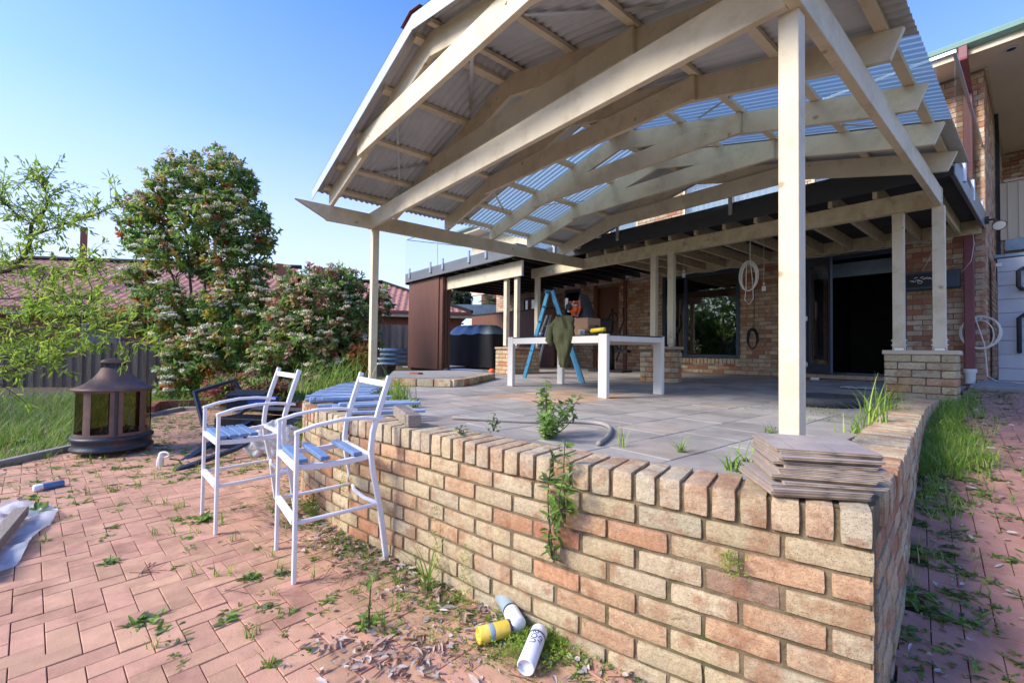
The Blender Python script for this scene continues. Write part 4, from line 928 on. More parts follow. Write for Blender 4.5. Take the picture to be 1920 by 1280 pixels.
# ------------------------------------------------------------------ loose blue slats on the wall corner
for i in range(30):
    f = i/29; lx = -2.98-2.35*f; 
    edge = interp(lx, [-5.6, -4.75, -4.25, -3.98, -3.4, -3.0], [1.93, 1.42, 1.13, 1.01, .955, .985])+.03
    ln = .50; an = math.radians(76+rnd.uniform(-5, 5)-10*(f > .5)); z = .065+.021*(i % 3)*(f < .3)+.018*(i % 2)
    if i in (0, 1, 2): an = math.radians(72+3*i); edge += .05
    m = MB(); m.box(-.0, ln, -.027, .027, 0, .019)
    o = obj('chair_slat', m, 'blue_top', bevel=.002); o.location = (lx+rnd.uniform(-.012, .012), edge+rnd.uniform(-.02, .02), z); o.rotation_euler = (0, rnd.uniform(-.01, .01), an)
    tag(o, 'loose blue seat slat lying beside others on the left wall corner', 'slat', 'loose blue chair slats on the wall')
m = MB(); m.box(-.24, .24, -.038, .038, 0, .07); o = obj('timber_block', m, 'wood', bevel=.004); o.location = (-2.51, 1.235, .064); o.rotation_euler = (0, 0, math.radians(165))
tag(o, 'short weathered square timber offcut resting on the wall coping', 'timber')
# stack of boards on the corner
r_ = random.Random(11); zz = .064
for i in range(15):
    a = math.radians(36+r_.uniform(-3, 2.5)+(6 if i < 4 else 0)); cx_, cy_ = -.50+r_.uniform(-.012, .012)-(.03 if i < 4 else 0), 1.70+r_.uniform(-.012, .012)-(.02 if i < 4 else 0)
    t_ = thing('floor_board', ('topmost stone-look floor board lying flat on the stack at the wall corner' if i == 14 else 'one of the grey-brown floor boards stacked under the top one on the wall corner'), 'board', 'stacked floor boards on the wall corner', (cx_, cy_, zz), a)
    k = r_.uniform(.75, 1.25); m = MB(); h = .0092; hw, hd = .137, .137
    m.box(-hw, hw, -hd, hd, 0, h-.0022, (k, k, k)); obj('core', m, 'boardedge', t_, bevel=.001)
    m = MB(); m.box(-hw-.002, hw+.002, -hd-.002, hd+.002, h-.002, h); so = obj('surface', m, 'laminate', t_)
    if i == 14:
        m = MB()
        for (x0, y0, x1, y1) in ((-.136, .03, .136, .03), (-.05, .03, -.05, .136), (.02, -.136, .02, .03), (-.09, -.136, -.09, .03), (-.136, -.06, -.09, -.06), (.08, .03, .08, .136), (.02, -.05, .136, -.05)):
            m.beam((x0, y0, h+.0003), (x1, y1, h+.0003), .0035, .0006)
        obj('grout_line', m, 'conc', so)
    zz += h+.0006
# ------------------------------------------------------------------ fire pit
fp = thing('fire_pit', 'rusty round steel garden fireplace with mesh panels and domed lid on the brick paving', 'fireplace', loc=tuple(atD(216, 700, 4.95)[:2])+(ZG+.02,)); fp.scale = (.80, .80, .975); FA = math.radians(0)
m = MB(); m.lathe([(.30, .05), (.425, .05), (.445, .065), (.445, .085), (.42, .10), (.42, .16), (.445, .175), (.445, .20), (.42, .215), (.30, .215)], n=56); obj('base_ring', m, 'bsteel', fp, smooth=True)
for k in range(4):
    a = k*math.pi/2+.6; m = MB(); m.box(.30*math.cos(a)-.03, .30*math.cos(a)+.03, .30*math.sin(a)-.03, .30*math.sin(a)+.03, -.02, .06); obj('foot', m, 'bsteel', fp)
m = MB(); m.lathe([(0, .10), (.40, .10), (.41, .2)], n=40); obj('bowl', m, 'bsteel', fp)
front = math.atan2(-fp.location.y, -fp.location.x) # direction to camera
m = MB()
for z0_, z1_ in ((.215, .25), (.70, .74)): m.lathe([(.400, z0_), (.405, z0_), (.405, z1_), (.400, z1_), (.400, z0_)], n=56)
for k in range(8):
    a = front+k*math.pi/4+.06; hw = .17 if k % 2 == 0 and k else .09
    hw = {0: .22, 1: .16, 7: .16}.get(k, .12)
    m.lathe([(.398, .25), (.404, .25), (.404, .70), (.398, .70), (.398, .25)], n=6, a0=a-hw/1.3, a1=a+hw/1.3)
obj('frame', m, 'rust', fp); 
m = MB(); m.tube([(.405*math.cos(front+.06), .405*math.sin(front+.06), .225), (.405*math.cos(front+.06), .405*math.sin(front+.06), .735)], .02, 10); obj('door_stile', m, 'bsteel', fp)
m = MB(); m.lathe([(.392, .25), (.392, .70)], n=56); obj('mesh_screen', m, 'mesh', fp, smooth=True)
m = MB()
pf = [(.435, .715), (.452, .725), (.448, .738), (.40, .752), (.34, .775), (.28, .81), (.225, .855), (.185, .90), (.16, .94), (.145, .965), (.12, .97)]
m.lathe(pf, n=56); hd = obj('hood', m, 'rust', fp, smooth=True)
m = MB(); m.lathe([(.115, .965), (.115, 1.02)], n=40); obj('vent_neck', m, 'bsteel', fp, smooth=True)
m = MB(); m.lathe([(.10, 1.018), (.16, 1.02), (.163, 1.03), (.14, 1.055), (.09, 1.07), (.03, 1.076), (0, 1.077)], n=40); cpp = obj('cap', m, 'rust', fp, smooth=True)
m = MB(); m.lathe([(.008, 1.075), (.008, 1.09), (.018, 1.098), (.02, 1.11), (.012, 1.122), (0, 1.125)], n=16); obj('knob', m, 'bsteel', cpp, smooth=True)
m = MB(); r_ = random.Random(3)
for k in range(26): a = r_.uniform(0, 6.28); q = r_.uniform(0, .3); m.tube([(q*math.cos(a), q*math.sin(a), .20+r_.uniform(0, .06)), (q*math.cos(a)+r_.uniform(-.12, .12), q*math.sin(a)+r_.uniform(-.12, .12), .24+r_.uniform(0, .06))], .015, 6)
obj('charred_wood', m, 'dark', fp)
# ------------------------------------------------------------------ spray cans
from math import pi
def text_mesh(s, size):
    c = bpy.data.curves.new('t', 'FONT'); c.body = s; c.size = size; c.extrude = .0004; c.align_x = 'CENTER'; c.align_y = 'CENTER'
    o = bpy.data.objects.new('t', c); COL.objects.link(o); dg = bpy.context.evaluated_depsgraph_get(); me = bpy.data.meshes.new_from_object(o.evaluated_get(dg)); bpy.data.objects.remove(o); return me
def can(label, a, b_, r, body, capm, capf=.28, z=None, band=None, text=None):
    A_, B_ = Vector(a), Vector(b_); d = (B_-A_); L_ = d.length; d.normalize()
    t_ = thing('spray_can', label, 'can', 'discarded foam and spray cans'); q = d.to_track_quat('Z', 'Y').to_matrix(); c = tuple(A_)
    m = MB(); m.lathe([(0, .012), (r*.8, .012), (r*.88, .0), (r, .004), (r, L_*(1-capf))], c, 32, axis=q); bo = obj('can_body', m, body, t_, smooth=True)
    m = MB(); m.lathe([(r*1.03, L_*(1-capf)), (r*1.03, L_*(1-capf)+.004), (r*1.0, L_*.97), (r*.9, L_), (0, L_)], c, 32, axis=q); obj('cap', m, capm, t_, smooth=True)
    if band:
        for (f0, f1, bm) in band: m = MB(); m.lathe([(r*1.004, L_*f0), (r*1.012, L_*f0+.0005), (r*1.012, L_*f1-.0005), (r*1.004, L_*f1)], c, 32, axis=q); obj('label_band', m, bm, bo, smooth=True)
    if text:
        for (s, f, off, sz) in text:
            me = text_mesh(s, sz); view = (Vector((0, 0, CAMH))-A_).normalized(); up = (view-d*view.dot(d)).normalized(); side = d.cross(up)
            for v in me.vertices: # wrap on the can
                ang = (v.co.y+off)/r; pos = A_+d*(L_*f-v.co.x)+(up*math.cos(ang)-side*math.sin(ang))*(r*1.015+v.co.z); v.co = pos
            o = obj('lettering', me, 'navyframe', bo)
    return t_
M['foamgreen'] = mat('can_grey_green', (.24, .34, .38), (.30, .38, .42), rough=.3, scale=12, spec=.6)
M['foamblue'] = mat('can_blue', (.06, .14, .30), (.10, .20, .36), rough=.3, scale=30, spec=.6)
M['canyellow'] = mat('can_yellow', (.62, .42, .03), (.70, .52, .10), rough=.3, scale=20, spec=.6)
M['canwhite'] = mat('can_white', (.62, .66, .74), (.70, .73, .80), rough=.3, scale=3, spec=.6)
M['cangreen'] = mat('can_light_green', (.35, .52, .12), rough=.35)
zc = ZG+.045
can('blue spray can with white cap lying on the paving left of the fire pit', onZ(120, 906, zc), onZ(62, 916, zc), .031, 'foamblue', 'white', .30)
can('yellow can with a silver label band lying beside the grey can', (*onZ(896, 1189, zc+.02)[:2], zc+.015), (*onZ(958, 1182, zc)[:2], zc+.015), .032, 'canyellow', 'navyframe', .10, band=((.30, .46, 'foamgreen'),))
can('grey-green can leaning nose down on the litter by the wall', (*onZ(940, 1126, zc+.01)[:2], zc+.035), (*onZ(973, 1186, zc)[:2], zc+.03), .033, 'foamgreen', 'white', .42, band=((.52, .575, 'navyframe'),))
can('white can with green and blue print and open end towards the viewer', (*onZ(985, 1262, zc)[:2], zc+.02), (*onZ(1012, 1198, zc)[:2], zc+.035), .033, 'canwhite', 'white', .18, band=((.76, .80, 'navyframe'),), text=(('SOU', .60, .012, .034), ('GA', .60, -.014, .026)))
m = MB(); a = onZ(1000, 1225, zc+.04)
# ------------------------------------------------------------------ hose, rubber mat
H_ = [(-2.75, 1.72), (-2.5, 1.90), (-2.27, 2.08), (-2.13, 2.30), (-1.98, 2.40), (-1.85, 2.36), (-1.72, 2.22), (-1.60, 2.03), (-1.52, 1.86)]
m = MB(); m.tube([(p[0], p[1], .014) for p in catmull(H_, 6)], .013, 10); tag(obj('garden_hose', m, 'conc', smooth=True), 'pale weathered hose end curving across the patio tiles', 'hose')
m = MB(); m.lathe([(0, .05), (.30, .05), (.33, .09), (.36, .08), (.37, .0), (.30, .0)], (-1.45, 5.35, 0), 36, sx=.9, sy=1.15); tag(obj('rubber_tub', m, 'rubber', smooth=True), 'flat black rubber tub lid lying on the patio behind the thick post', 'tub')
m = MB(); r_ = random.Random(6); c = onZ(1628, 724, .07)
m.box(c[0]-.28, c[0]+.1, c[1]-.18, c[1]+.1, .045, .055); tag(obj('clear_sheet', m, 'plastic'), 'flat clear plastic sheet on the paving in front of the door', 'sheet')
m = MB(); c = onZ(1529, 709, .08); m.box(c[0]-.06, c[0]+.06, c[1]-.08, c[1]+.02, .05, .10); tag(obj('paper_scrap', m, 'white', bevel=.01), 'small white scrap in front of the folded door', 'scrap')
# ------------------------------------------------------------------ junk pile beyond the chairs
def frame(name, label, pts, w, h, m_, z=0, closed=False, cat='frame'):
    m = MB(); P = [Vector(p) for p in pts]+([Vector(pts[0])] if closed else [])
    for a, b_ in zip(P, P[1:]): m.beam(a, b_, w, h, up=(0.1, 0.2, 1), e0=w/3, e1=w/3)
    return tag(obj(name, m, m_, bevel=.004), label, cat)
M['navymetal'] = mat('navy_metal', (.03, .042, .065), (.022, .03, .045), rough=.4, scale=5)
J = lambda px, py, D: tuple(atD(px, py, D))
frame('metal_frame', 'tall black folded metal chair frame leaning at the back of the junk pile', [J(365, 735, 6.9), J(438, 713, 7.3), J(470, 760, 7.3), J(408, 806, 6.9), J(382, 800, 6.6)], .05, .05, 'navymetal', closed=True)
frame('metal_frame', 'long dark metal rails lying on the ground pointing left of the chairs', [J(312, 886, 4.35), J(405, 825, 5.2), J(470, 790, 5.9)], .06, .04, 'navymetal')
frame('metal_frame', 'second dark rail lying below the first, under the chair seats', [J(330, 882, 4.2), J(440, 842, 4.7), J(520, 800, 5.3)], .05, .04, 'navymetal')
t_ = thing('trailer_jack', 'white jockey stand with looped handle lying at the end of the dark rails', 'jack')
m = MB(); b0 = Vector(J(300, 880, 4.35)); m.tube([b0, b0+Vector((0, .0, .10)), b0+Vector((.01, .01, .17))], [.035, .028, .02], 12); m.box(b0.x-.03, b0.x+.10, b0.y-.02, b0.y+.05, b0.z-.03, b0.z+.02); obj('stand', m, 'pipew', t_, bevel=.004)
m = MB(); h0 = Vector(J(308, 852, 4.35)); up_ = Vector((R[2][0], 0, 1)); rt = Vector((R[0][0], R[1][0], 0))
m.tube([h0+rt*.05*math.cos(a/14*6.283)+Vector((0, 0, .025*math.sin(a/14*6.283))) for a in range(15)], .009, 8); obj('handle', m, 'pipew', t_, smooth=True)
m = MB(); m.tube([Vector(J(318, 860, 4.35)), Vector(J(335, 862, 4.4)), Vector(J(345, 875, 4.45)), Vector(J(338, 884, 4.4))], .006, 6); obj('cable', m, 'black', t_, smooth=True)
def jbox(name, label, px, py, D, sx, sy, sz, rz, m_, cat, tilt=0):
    m = MB(); m.box(-sx/2, sx/2, -sy/2, sy/2, 0, sz); o = obj(name, m, m_, bevel=.008); o.location = J(px, py, D); o.rotation_euler = (tilt, 0, rz); return tag(o, label, cat)
jbox('black_crate', 'grey-topped black box splashed with blue on the junk pile', 468, 762, 6.5, .50, .34, .22, 1.1, 'navymetal', 'box', .12)
jbox('paint_tray', 'bright blue splashed panel leaning on the black box', 495, 762, 6.2, .42, .12, .14, .7, 'tvblue', 'panel', .2)
jbox('television', 'flat dark screen lying face down across the junk pile', 555, 775, 6.0, .95, .55, .05, .75, 'dgrey', 'screen', -.25)
jbox('black_cabinet', 'low black cabinet body at the bottom of the junk pile behind the chair', 480, 822, 6.1, .95, .4, .30, .75, 'black', 'cabinet')
jbox('black_cabinet', 'small dark box beside the wall under the flat screen', 575, 815, 5.8, .45, .35, .25, .9, 'navymetal', 'cabinet')
ty = thing('tyre', 'old motorcycle tyre lying flat in front of the junk pile', 'tyre', loc=J(445, 838, 5.45))
def torus(R1, r1, n=48, k=14, flat=1): 
    m = MB(); vs = []
    for i in range(n):
        a = i/n*6.283185
        for j in range(k):
            b2 = j/k*6.283185; rr = r1*(1+.04*((i % 2)*(math.cos(b2) > .2))); q = R1+rr*math.cos(b2); vs.append((q*math.cos(a), q*math.sin(a), rr*flat*math.sin(b2)+r1*flat))
    m.add(vs, [(i*k+j, ((i+1) % n)*k+j, ((i+1) % n)*k+(j+1) % k, i*k+(j+1) % k) for i in range(n) for j in range(k)]); return m
obj('tread', torus(.24, .062), 'rubber', ty, smooth=True)
m = MB(); m.box(-.13, .10, -.05, .06, .10, .112); obj('paper', m, 'pipew', ty)
# plastic bag
def blob(c, rx, ry, rz, amp, n=40, k=22, seed=0, floor=True):
    m = MB(); vs = []
    for j in range(k+1):
        p = math.pi*j/k
        for i in range(n):
            a = i/n*6.283185; d = Vector((math.sin(p)*math.cos(a), math.sin(p)*math.sin(a), math.cos(p))); q = 1+amp*noise.noise(d*2.2+Vector((seed, 0, 0)))+amp*.5*noise.noise(d*5+Vector((0, seed, 0)))
            z = max(-.55, d.z)*rz*q if floor else d.z*rz*q; vs.append((c[0]+d.x*rx*q, c[1]+d.y*ry*q, c[2]+z))
    m.add(vs, [(j*n+i, j*n+(i+1) % n, (j+1)*n+(i+1) % n, (j+1)*n+i) for j in range(k) for i in range(n)]); return m
c = J(512, 850, 5.0); tag(obj('plastic_bag', blob((c[0], c[1], -.56), .34, .26, .20, .5, seed=3), 'plastic', smooth=True), 'crumpled translucent plastic bag against the wall behind the chairs', 'bag')
# plastic sheet with timber at lower left
sh = MB(); n = 90; vs = []
cc = np.array([-3.95, -.82]);
for j in range(n+1):
    for i in range(n+1):
        u, v = i/n*2-1, j/n*2-1; r0 = math.sqrt(u*u+v*v)+1e-9; k = max(abs(u), abs(v))/r0; a = math.atan2(v, u); u2, v2 = u*k, v*k
        w = 1+.10*math.sin(a*3+1)+.06*math.sin(a*7)
        x, y = cc[0]+.95*u2*w, cc[1]+.36*v2*w
        z = ZG+.026+.07*abs(noise.noise(Vector((x*5, y*5, 1))))+.05*abs(noise.noise(Vector((x*13, y*13, 3))))*max(0, 1-(r0/1.3))
        vs.append((x, y, z))
sh.add(vs, [(j*(n+1)+i, j*(n+1)+i+1, (j+1)*(n+1)+i+1, (j+1)*(n+1)+i) for j in range(n) for i in range(n)])
tag(obj('plastic_sheet', sh, 'plastic', smooth=True), 'crumpled clear plastic sheet spread on the paving at the left edge', 'sheet')
m = MB(); pA, pB = onZ(40, 958, ZG+.09), onZ(-60, 1075, ZG+.09); m.beam(pA, pB, .07, .06); tag(obj('timber_plank', m, 'wood', bevel=.004), 'weathered grey timber length lying on the plastic sheet', 'timber')
# ------------------------------------------------------------------ edging, slab, planter
def edging(name, pts, h, w, m_, label, brick=False):
    L = Line(pts); t_ = thing(name, label, 'edging'); a = MB(); s = 0
    while s < L.len:
        st = .24 if brick else 1.2; e = min(s+st-.006, L.len); p, q = L.at(s), L.at(e); zz = ZG
        if brick: tx = (q-p)/max(np.linalg.norm(q-p), 1e-6); c = (p+q)/2; rough_brick(a, (c[0], c[1], gz(*c)+h/2), tx, np.linalg.norm(q-p)/2, w/2, h/2, (.34*rnd.uniform(.8, 1.1), .115, .07), tmpl=(TVm, TFm))
        else: a.beam((p[0], p[1], gz(*p)+h/2-.01), (q[0], q[1], gz(*q)+h/2-.01), w, h)
        s += st
    obj('kerb_piece', a, m_, t_, bevel=0 if brick else .01)
edging('garden_kerb', [(-6.2, -1.3), (-6.42, -1.03), (-6.85, -.66), (-7.6, -.40)], .09, .08, 'conc', 'pale concrete kerb between lawn and paving left of the fire pit')
edging('garden_kerb', [(-9.6, .0), (-10.35, .1), (-10.2, .9), (-9.4, 1.75)], .10, .10, 'conc', 'low concrete kerb under the red bricks behind the fire pit')
edging('brick_edging', [(-9.7, .06), (-10.5, .16), (-10.38, .95), (-9.55, 1.85), (-8.7, 2.3)], .20, .11, 'redbrick', 'row of red bricks edging the garden bed behind the fire pit', True)
edging('brick_edging', [(-8.6, 2.75), (-7.4, 3.3), (-6.6, 3.5)], .16, .11, 'redbrick', 'red brick edge in front of the flowering shrub beside the patio', True)
sl = thing('raised_slab', 'low raised concrete slab with mossy brick edge on the left of the patio', 'slab')
SP = [(-5.15, 3.30), (-5.85, 2.55), (-7.9, 3.6), (-7.6, 5.0), (-6.4, 4.9)]
m = MB(); m.prism([(x, y) for x, y in SP], -.02, .10); obj('slab', m, 'conc', sl, bevel=.01)
a = MB(); L = Line([SP[1], SP[0], SP[4]]); s = 0
while s < L.len-.2: p, q = L.at(s), L.at(s+.23); tx = (q-p)/np.linalg.norm(q-p); c = (p+q)/2; rough_brick(a, (c[0]+.0, c[1]-.02, .055), tx, .114, .055, .05, bcol(), tmpl=(TVm, TFm)); s += .24
obj('edge_bricks', a, 'brick', sl)
pl = thing('corrugated_planter', 'round corrugated metal garden bed in front of the grey fence', 'planter'); c = atD(735, 681, 14.5)
m = MB(); m.lathe([(.86+.02*math.cos(k*1.6), c[2]+k*.035) for k in range(15)], (c[0], c[1], 0), 48); obj('ring', m, 'tin', pl, smooth=True); m = MB(); m.lathe([(0, c[2]+.42), (.84, c[2]+.42)], (c[0], c[1], 0), 32); obj('soil_fill', m, 'soil', pl)
# ------------------------------------------------------------------ fences and neighbouring houses
def paling(name, label, p0, p1, z0a, z0b, z1a, z1b, dark=1.0):
    t_ = thing(name, label, 'fence'); P, Q = Vector(p0), Vector(p1); d = (Q-P); L = d.length; d.normalize(); n = int(L/.115); a = MB()
    for k in range(n):
        f = (k+.5)/n; c = P+d*L*f; kk = rnd.uniform(.7, 1.25)*dark; h = z1a+(z1b-z1a)*f+rnd.uniform(-.015, .015); zb = z0a+(z0b-z0a)*f
        off = Vector((-d.y, d.x))*(.008 if k % 2 else -.008)
        a.beam((c.x+off.x, c.y+off.y, zb), (c.x+off.x, c.y+off.y, h), .018, .112, up=(d.x, d.y, 0), col=(kk, kk*rnd.uniform(.95, 1.02), kk*rnd.uniform(.9, 1)))
    obj('palings', a, 'fence', t_)
    a = MB(); nn = Vector((-d.y, d.x))*.04
    for fz in (.25, .8): a.beam((P.x+nn.x, P.y+nn.y, z0a+(z1a-z0a)*fz), (Q.x+nn.x, Q.y+nn.y, z0b+(z1b-z0b)*fz), .04, .07)
    obj('rail', a, 'wood', t_)
F0, F1, F2, F3 = atD(-160, 700, 12.0), atD(300, 700, 13.3), atD(560, 650, 15), atD(800, 650, 16.6)
paling('paling_fence', 'dark weathered timber paling fence behind the fire pit', F0[:2], F1[:2], -.9, -.8, .42, .70, .8)
paling('paling_fence', 'taller grey timber paling fence right of the flowering shrub', F2[:2], F3[:2], -.5, -.4, 1.30, 1.46, 1.25)
def neighbour(label, e0, e1, ez, rz_, depth, hip1, wallz, seedk=1.0):
    t_ = thing('neighbour_house', label, 'house', 'tiled houses beyond the fence'); P, Q = Vector(e0[:2]), Vector(e1[:2]); d = (Q-P); L = d.length; d.normalize(); nb = Vector((-d.y, d.x))
    if nb.dot(P) < 0: nb = -nb
    P_, Q_ = P+nb*.55, Q+nb*.55-d*.5
    a = MB(); th = math.atan2(d.y, d.x)
    zs_ = np.arange(wallz, ez-.05, .086)
    for i, z in enumerate(zs_):
        s = -.12*(i % 2)
        while s < (Q_-P_).length: c_ = P_+d*(s+.12); rough_brick(a, (c_.x, c_.y, z), np.array([d.x, d.y]), .115, .03, .038, (.36*rnd.uniform(.75, 1.15), .12*rnd.uniform(.8, 1.2), .075), tmpl=(TVs, TFs), r=.004, rough=.0005); s += .24
    obj('wall', a, 'redbrick', t_); a = MB(); a.beam((P_.x, P_.y, (wallz+ez)/2), (Q_.x, Q_.y, (wallz+ez)/2), .04, ez-wallz); obj('mortar', a, 'hmortar', t_)
    a = MB(); nr_, nc = int(depth/.32), int(L/.30); fs_ = 6
    vs = []; cols = []
    W_ = nc*fs_
    for j in range(nr_+1):
        for lip in (0, 1):
            for i in range(W_+1):
                s = L*i/W_; prof = .028*math.cos(2*math.pi*i/fs_)
                y_ = j*.32+(0.02 if lip else 0); z = ez+y_*rz_+prof+(.035 if lip == 0 and j > 0 else 0.0)
                if lip and True: z = ez+y_*rz_+prof-.0+.035
                if lip == 0: z = ez+y_*rz_+prof
                lim = s
                if hip1 and s > L-y_-.0: s = L-y_; z = ez+y_*rz_
                p = P+d*s+nb*y_; vs.append((p.x, p.y, z))
        
    rowlen = W_+1; k = 1
    fs = []
    for j in range(2*(nr_+1)-1):
        for i in range(W_): fs.append((j*rowlen+i, j*rowlen+i+1, (j+1)*rowlen+i+1, (j+1)*rowlen+i))
    a.add(vs, fs, (1, 1, 1)); a.c = [tuple([.85+.3*((i//fs_*7+j*13) % 10)/10]*3) for j in range(2*(nr_+1)) for i in range(W_+1)]
    obj('roof', a, 'rooftile', t_)
    a = MB(); a.beam((P.x, P.y, ez-.02), (Q.x, Q.y, ez-.02), .10, .12); g_ = obj('gutter', a, 'maroon', t_)
    a = MB(); p2, q2 = P+nb*.08, Q+nb*.08; a.beam((p2.x, p2.y, ez-.16), (q2.x, q2.y, ez-.16), .03, .14); obj('eave_board', a, 'cream', t_)
    R0, R1 = P+nb*depth, (Q-d*depth if hip1 else Q)+nb*depth; rz0 = ez+depth*rz_+.06
    a = MB(); a.tube([(R0.x, R0.y, rz0), (R1.x, R1.y, rz0)], .11, 8)
    if hip1: a.tube([(R1.x, R1.y, rz0), (Q.x, Q.y, ez+.06)], .09, 8)
    obj('ridge', a, 'maroon' if False else 'rooftile', t_)
    if hip1: # far hip face
        a = MB(); Q2 = Q+nb*2*depth; P2 = P+nb*2*depth; a.add([(Q.x, Q.y, ez), (Q2.x, Q2.y, ez), (R1.x, R1.y, rz0-.05), (P2.x, P2.y, ez), (R0.x, R0.y, rz0-.05)], [(0, 1, 2), (1, 3, 4, 2)], (1, 1, 1)); obj('rear_roof', a, 'rooftile', t_)
    return t_, P, d, nb, P_
h1, P, d, nb, Pw = neighbour('brick house with red tiled roof behind the bright green branches', atD(-250, 578, 15.0), atD(470, 583, 16.5), 1.85, .50, 5.2, False, -.6)
a = MB(); w0 = (Vector(atD(125, 630, 15.6)[:2])-P).dot(d); pw = Pw+d*w0-nb*.06; a.beam((pw.x, pw.y, .9), (pw.x+d.x*1.3, pw.y+d.y*1.3, .9), .03, .9); w_ = obj('window', a, 'cream', h1); a = MB(); pw -= nb*.03; a.beam((pw.x+d.x*.06, pw.y+d.y*.06, .9), (pw.x+d.x*1.24, pw.y+d.y*1.24, .9), .02, .78); obj('pane', a, 'lgrey', w_)
c = atD(157, 455, 17.5); a = MB(); a.box(c[0]-.10, c[0]+.10, c[1]-.10, c[1]+.10, 3.2, 5.2); obj('flue', a, 'redbrick', h1)
h2, P, d, nb, Pw = neighbour('brick house with hipped red tiled roof right of the flowering shrub', atD(380, 578, 18.0), atD(885, 581, 20.0), 2.20, .42, 4.4, True, -.4)
c = atD(527, 500, 21); a = MB(); a.box(c[0]-.5, c[0]+.5, c[1]-.3, c[1]+.3, 3.4, 4.45); obj('chimney', a, 'redbrick', h2)
an = thing('tv_antenna', 'thin television aerial on a mast above the balcony end', 'antenna'); p0, p1 = atD(820, 512, 17), atD(820, 440, 17)
m = MB(); m.tube([p0, p1], .02, 6); obj('mast', m, 'steel', an); m = MB(); q0, q1 = atD(763, 450, 17), atD(880, 463, 17); m.tube([q0, q1], .015, 6); q2 = atD(800, 436, 17.6); m.tube([q0, q2], .015, 6); obj('boom', m, 'steel', an)
# distant shed roofs and house seen under the deck
ds = thing('distant_house', 'distant brick house with a balcony seen under the deck beside the palm', 'house'); c = atD(925, 560, 45)
rt2 = Vector((R[0][0], R[1][0], 0)).normalized(); 
m = MB(); q = Vector((c[0], c[1], 0)); m.beam((q-rt2*1.2)+Vector((0, 0, 4.4)), (q+rt2*3)+Vector((0, 0, 4.4)), .5, 5.0); obj('wall', m, 'redbrick', ds); m = MB(); m.beam((q-rt2*1.4)+Vector((0, 0, 7.0)), (q+rt2*3)+Vector((0, 0, 7.0)), 1.0, .3); obj('roof', m, 'lgrey', ds)
m = MB(); q = Vector(atD(905, 585, 24)); m.beam(q-rt2*4, q+rt2*3, 3, .5); tag(obj('shed_roof', m, 'tin'), 'flat blue-grey shed roof below the palm seen under the deck', 'roof')
# ------------------------------------------------------------------ foliage
def leafmesh(pos, dirs, nrm, ln, wd, cols, fold=.15):
    n = len(pos); side = np.cross(dirs, nrm); side /= np.linalg.norm(side, axis=1, keepdims=True)+1e-9; nn = np.cross(side, dirs)
    ln = ln[:, None]; wd = wd[:, None]
    lift = nn*wd*fold; tipd = nn*ln*.10
    V = np.stack([pos, pos+dirs*ln*.28+side*wd*.43+lift, pos+dirs*ln*.66+side*wd*.40+lift*.8-tipd*.3, pos+dirs*ln-tipd, pos+dirs*ln*.66-side*wd*.40+lift*.8-tipd*.3, pos+dirs*ln*.28-side*wd*.43+lift], 1).reshape(-1, 3); base = np.arange(n)*6
    F = np.concatenate([np.stack([base, base+1, base+2, base+3], 1), np.stack([base, base+3, base+4, base+5], 1)])
    me = bpy.data.meshes.new('leaves'); me.vertices.add(len(V)); me.vertices.foreach_set('co', V.ravel().astype(np.float32)); me.loops.add(F.size); me.loops.foreach_set('vertex_index', F.ravel().astype(np.int32))
    me.polygons.add(len(F)); me.polygons.foreach_set('loop_start', np.arange(0, F.size, 4).astype(np.int32)); me.update(calc_edges=True)
    at_ = me.attributes.new('Col', 'FLOAT_COLOR', 'POINT'); C = np.ones((n, 6, 4), np.float32); C[:, :, :3] = cols[:, None, :]; at_.data.foreach_set('color', C.ravel()); return me
def unit(v): return v/(np.linalg.norm(v, axis=-1, keepdims=True)+1e-9)
def crown(blobs, ncl, per, ln, wd, palette, weights, droop=.1, tip=None, tipp=.15, shell=.45, spread=.09):
    bl = np.array(blobs, float); vol = (bl[:, 3]*bl[:, 4]*bl[:, 5])**.67; pick = nr.choice(len(bl), ncl, p=vol/vol.sum()); B = bl[pick]
    u = unit(nr.normal(size=(ncl, 3))); r_ = (shell+(1-shell)*nr.rand(ncl)**.6)[:, None]; c = B[:, :3]+u*r_*B[:, 3:6]
    c += nr.normal(size=c.shape)*.04
    out = unit(u+np.array([0, 0, .35])); pos = np.repeat(c, per, 0); o = np.repeat(out, per, 0)
    d = unit(o*.55+nr.normal(size=pos.shape)*.75+np.array([0, 0, -droop])); pos = pos+nr.normal(size=pos.shape)*spread*.35
    nrm = unit(o+nr.normal(size=pos.shape)*.4+np.array([0, 0, .6])); n = len(pos); pal = np.array(palette)
    ci = nr.choice(len(pal), ncl, p=np.array(weights)/sum(weights)); cols = pal[np.repeat(ci, per)]*(.75+.5*nr.rand(n, 1))
    if tip is not None:
        tp = np.array(tip); top = (nr.rand(ncl) < tipp); ti = nr.choice(len(tp), ncl); mk = np.repeat(top, per); cols[mk] = tp[np.repeat(ti, per)][mk]*(.8+.4*nr.rand(mk.sum(), 1))
    return leafmesh(pos, d, nrm, ln*(.7+.6*nr.rand(n)), wd*(.7+.6*nr.rand(n)), cols), c, out
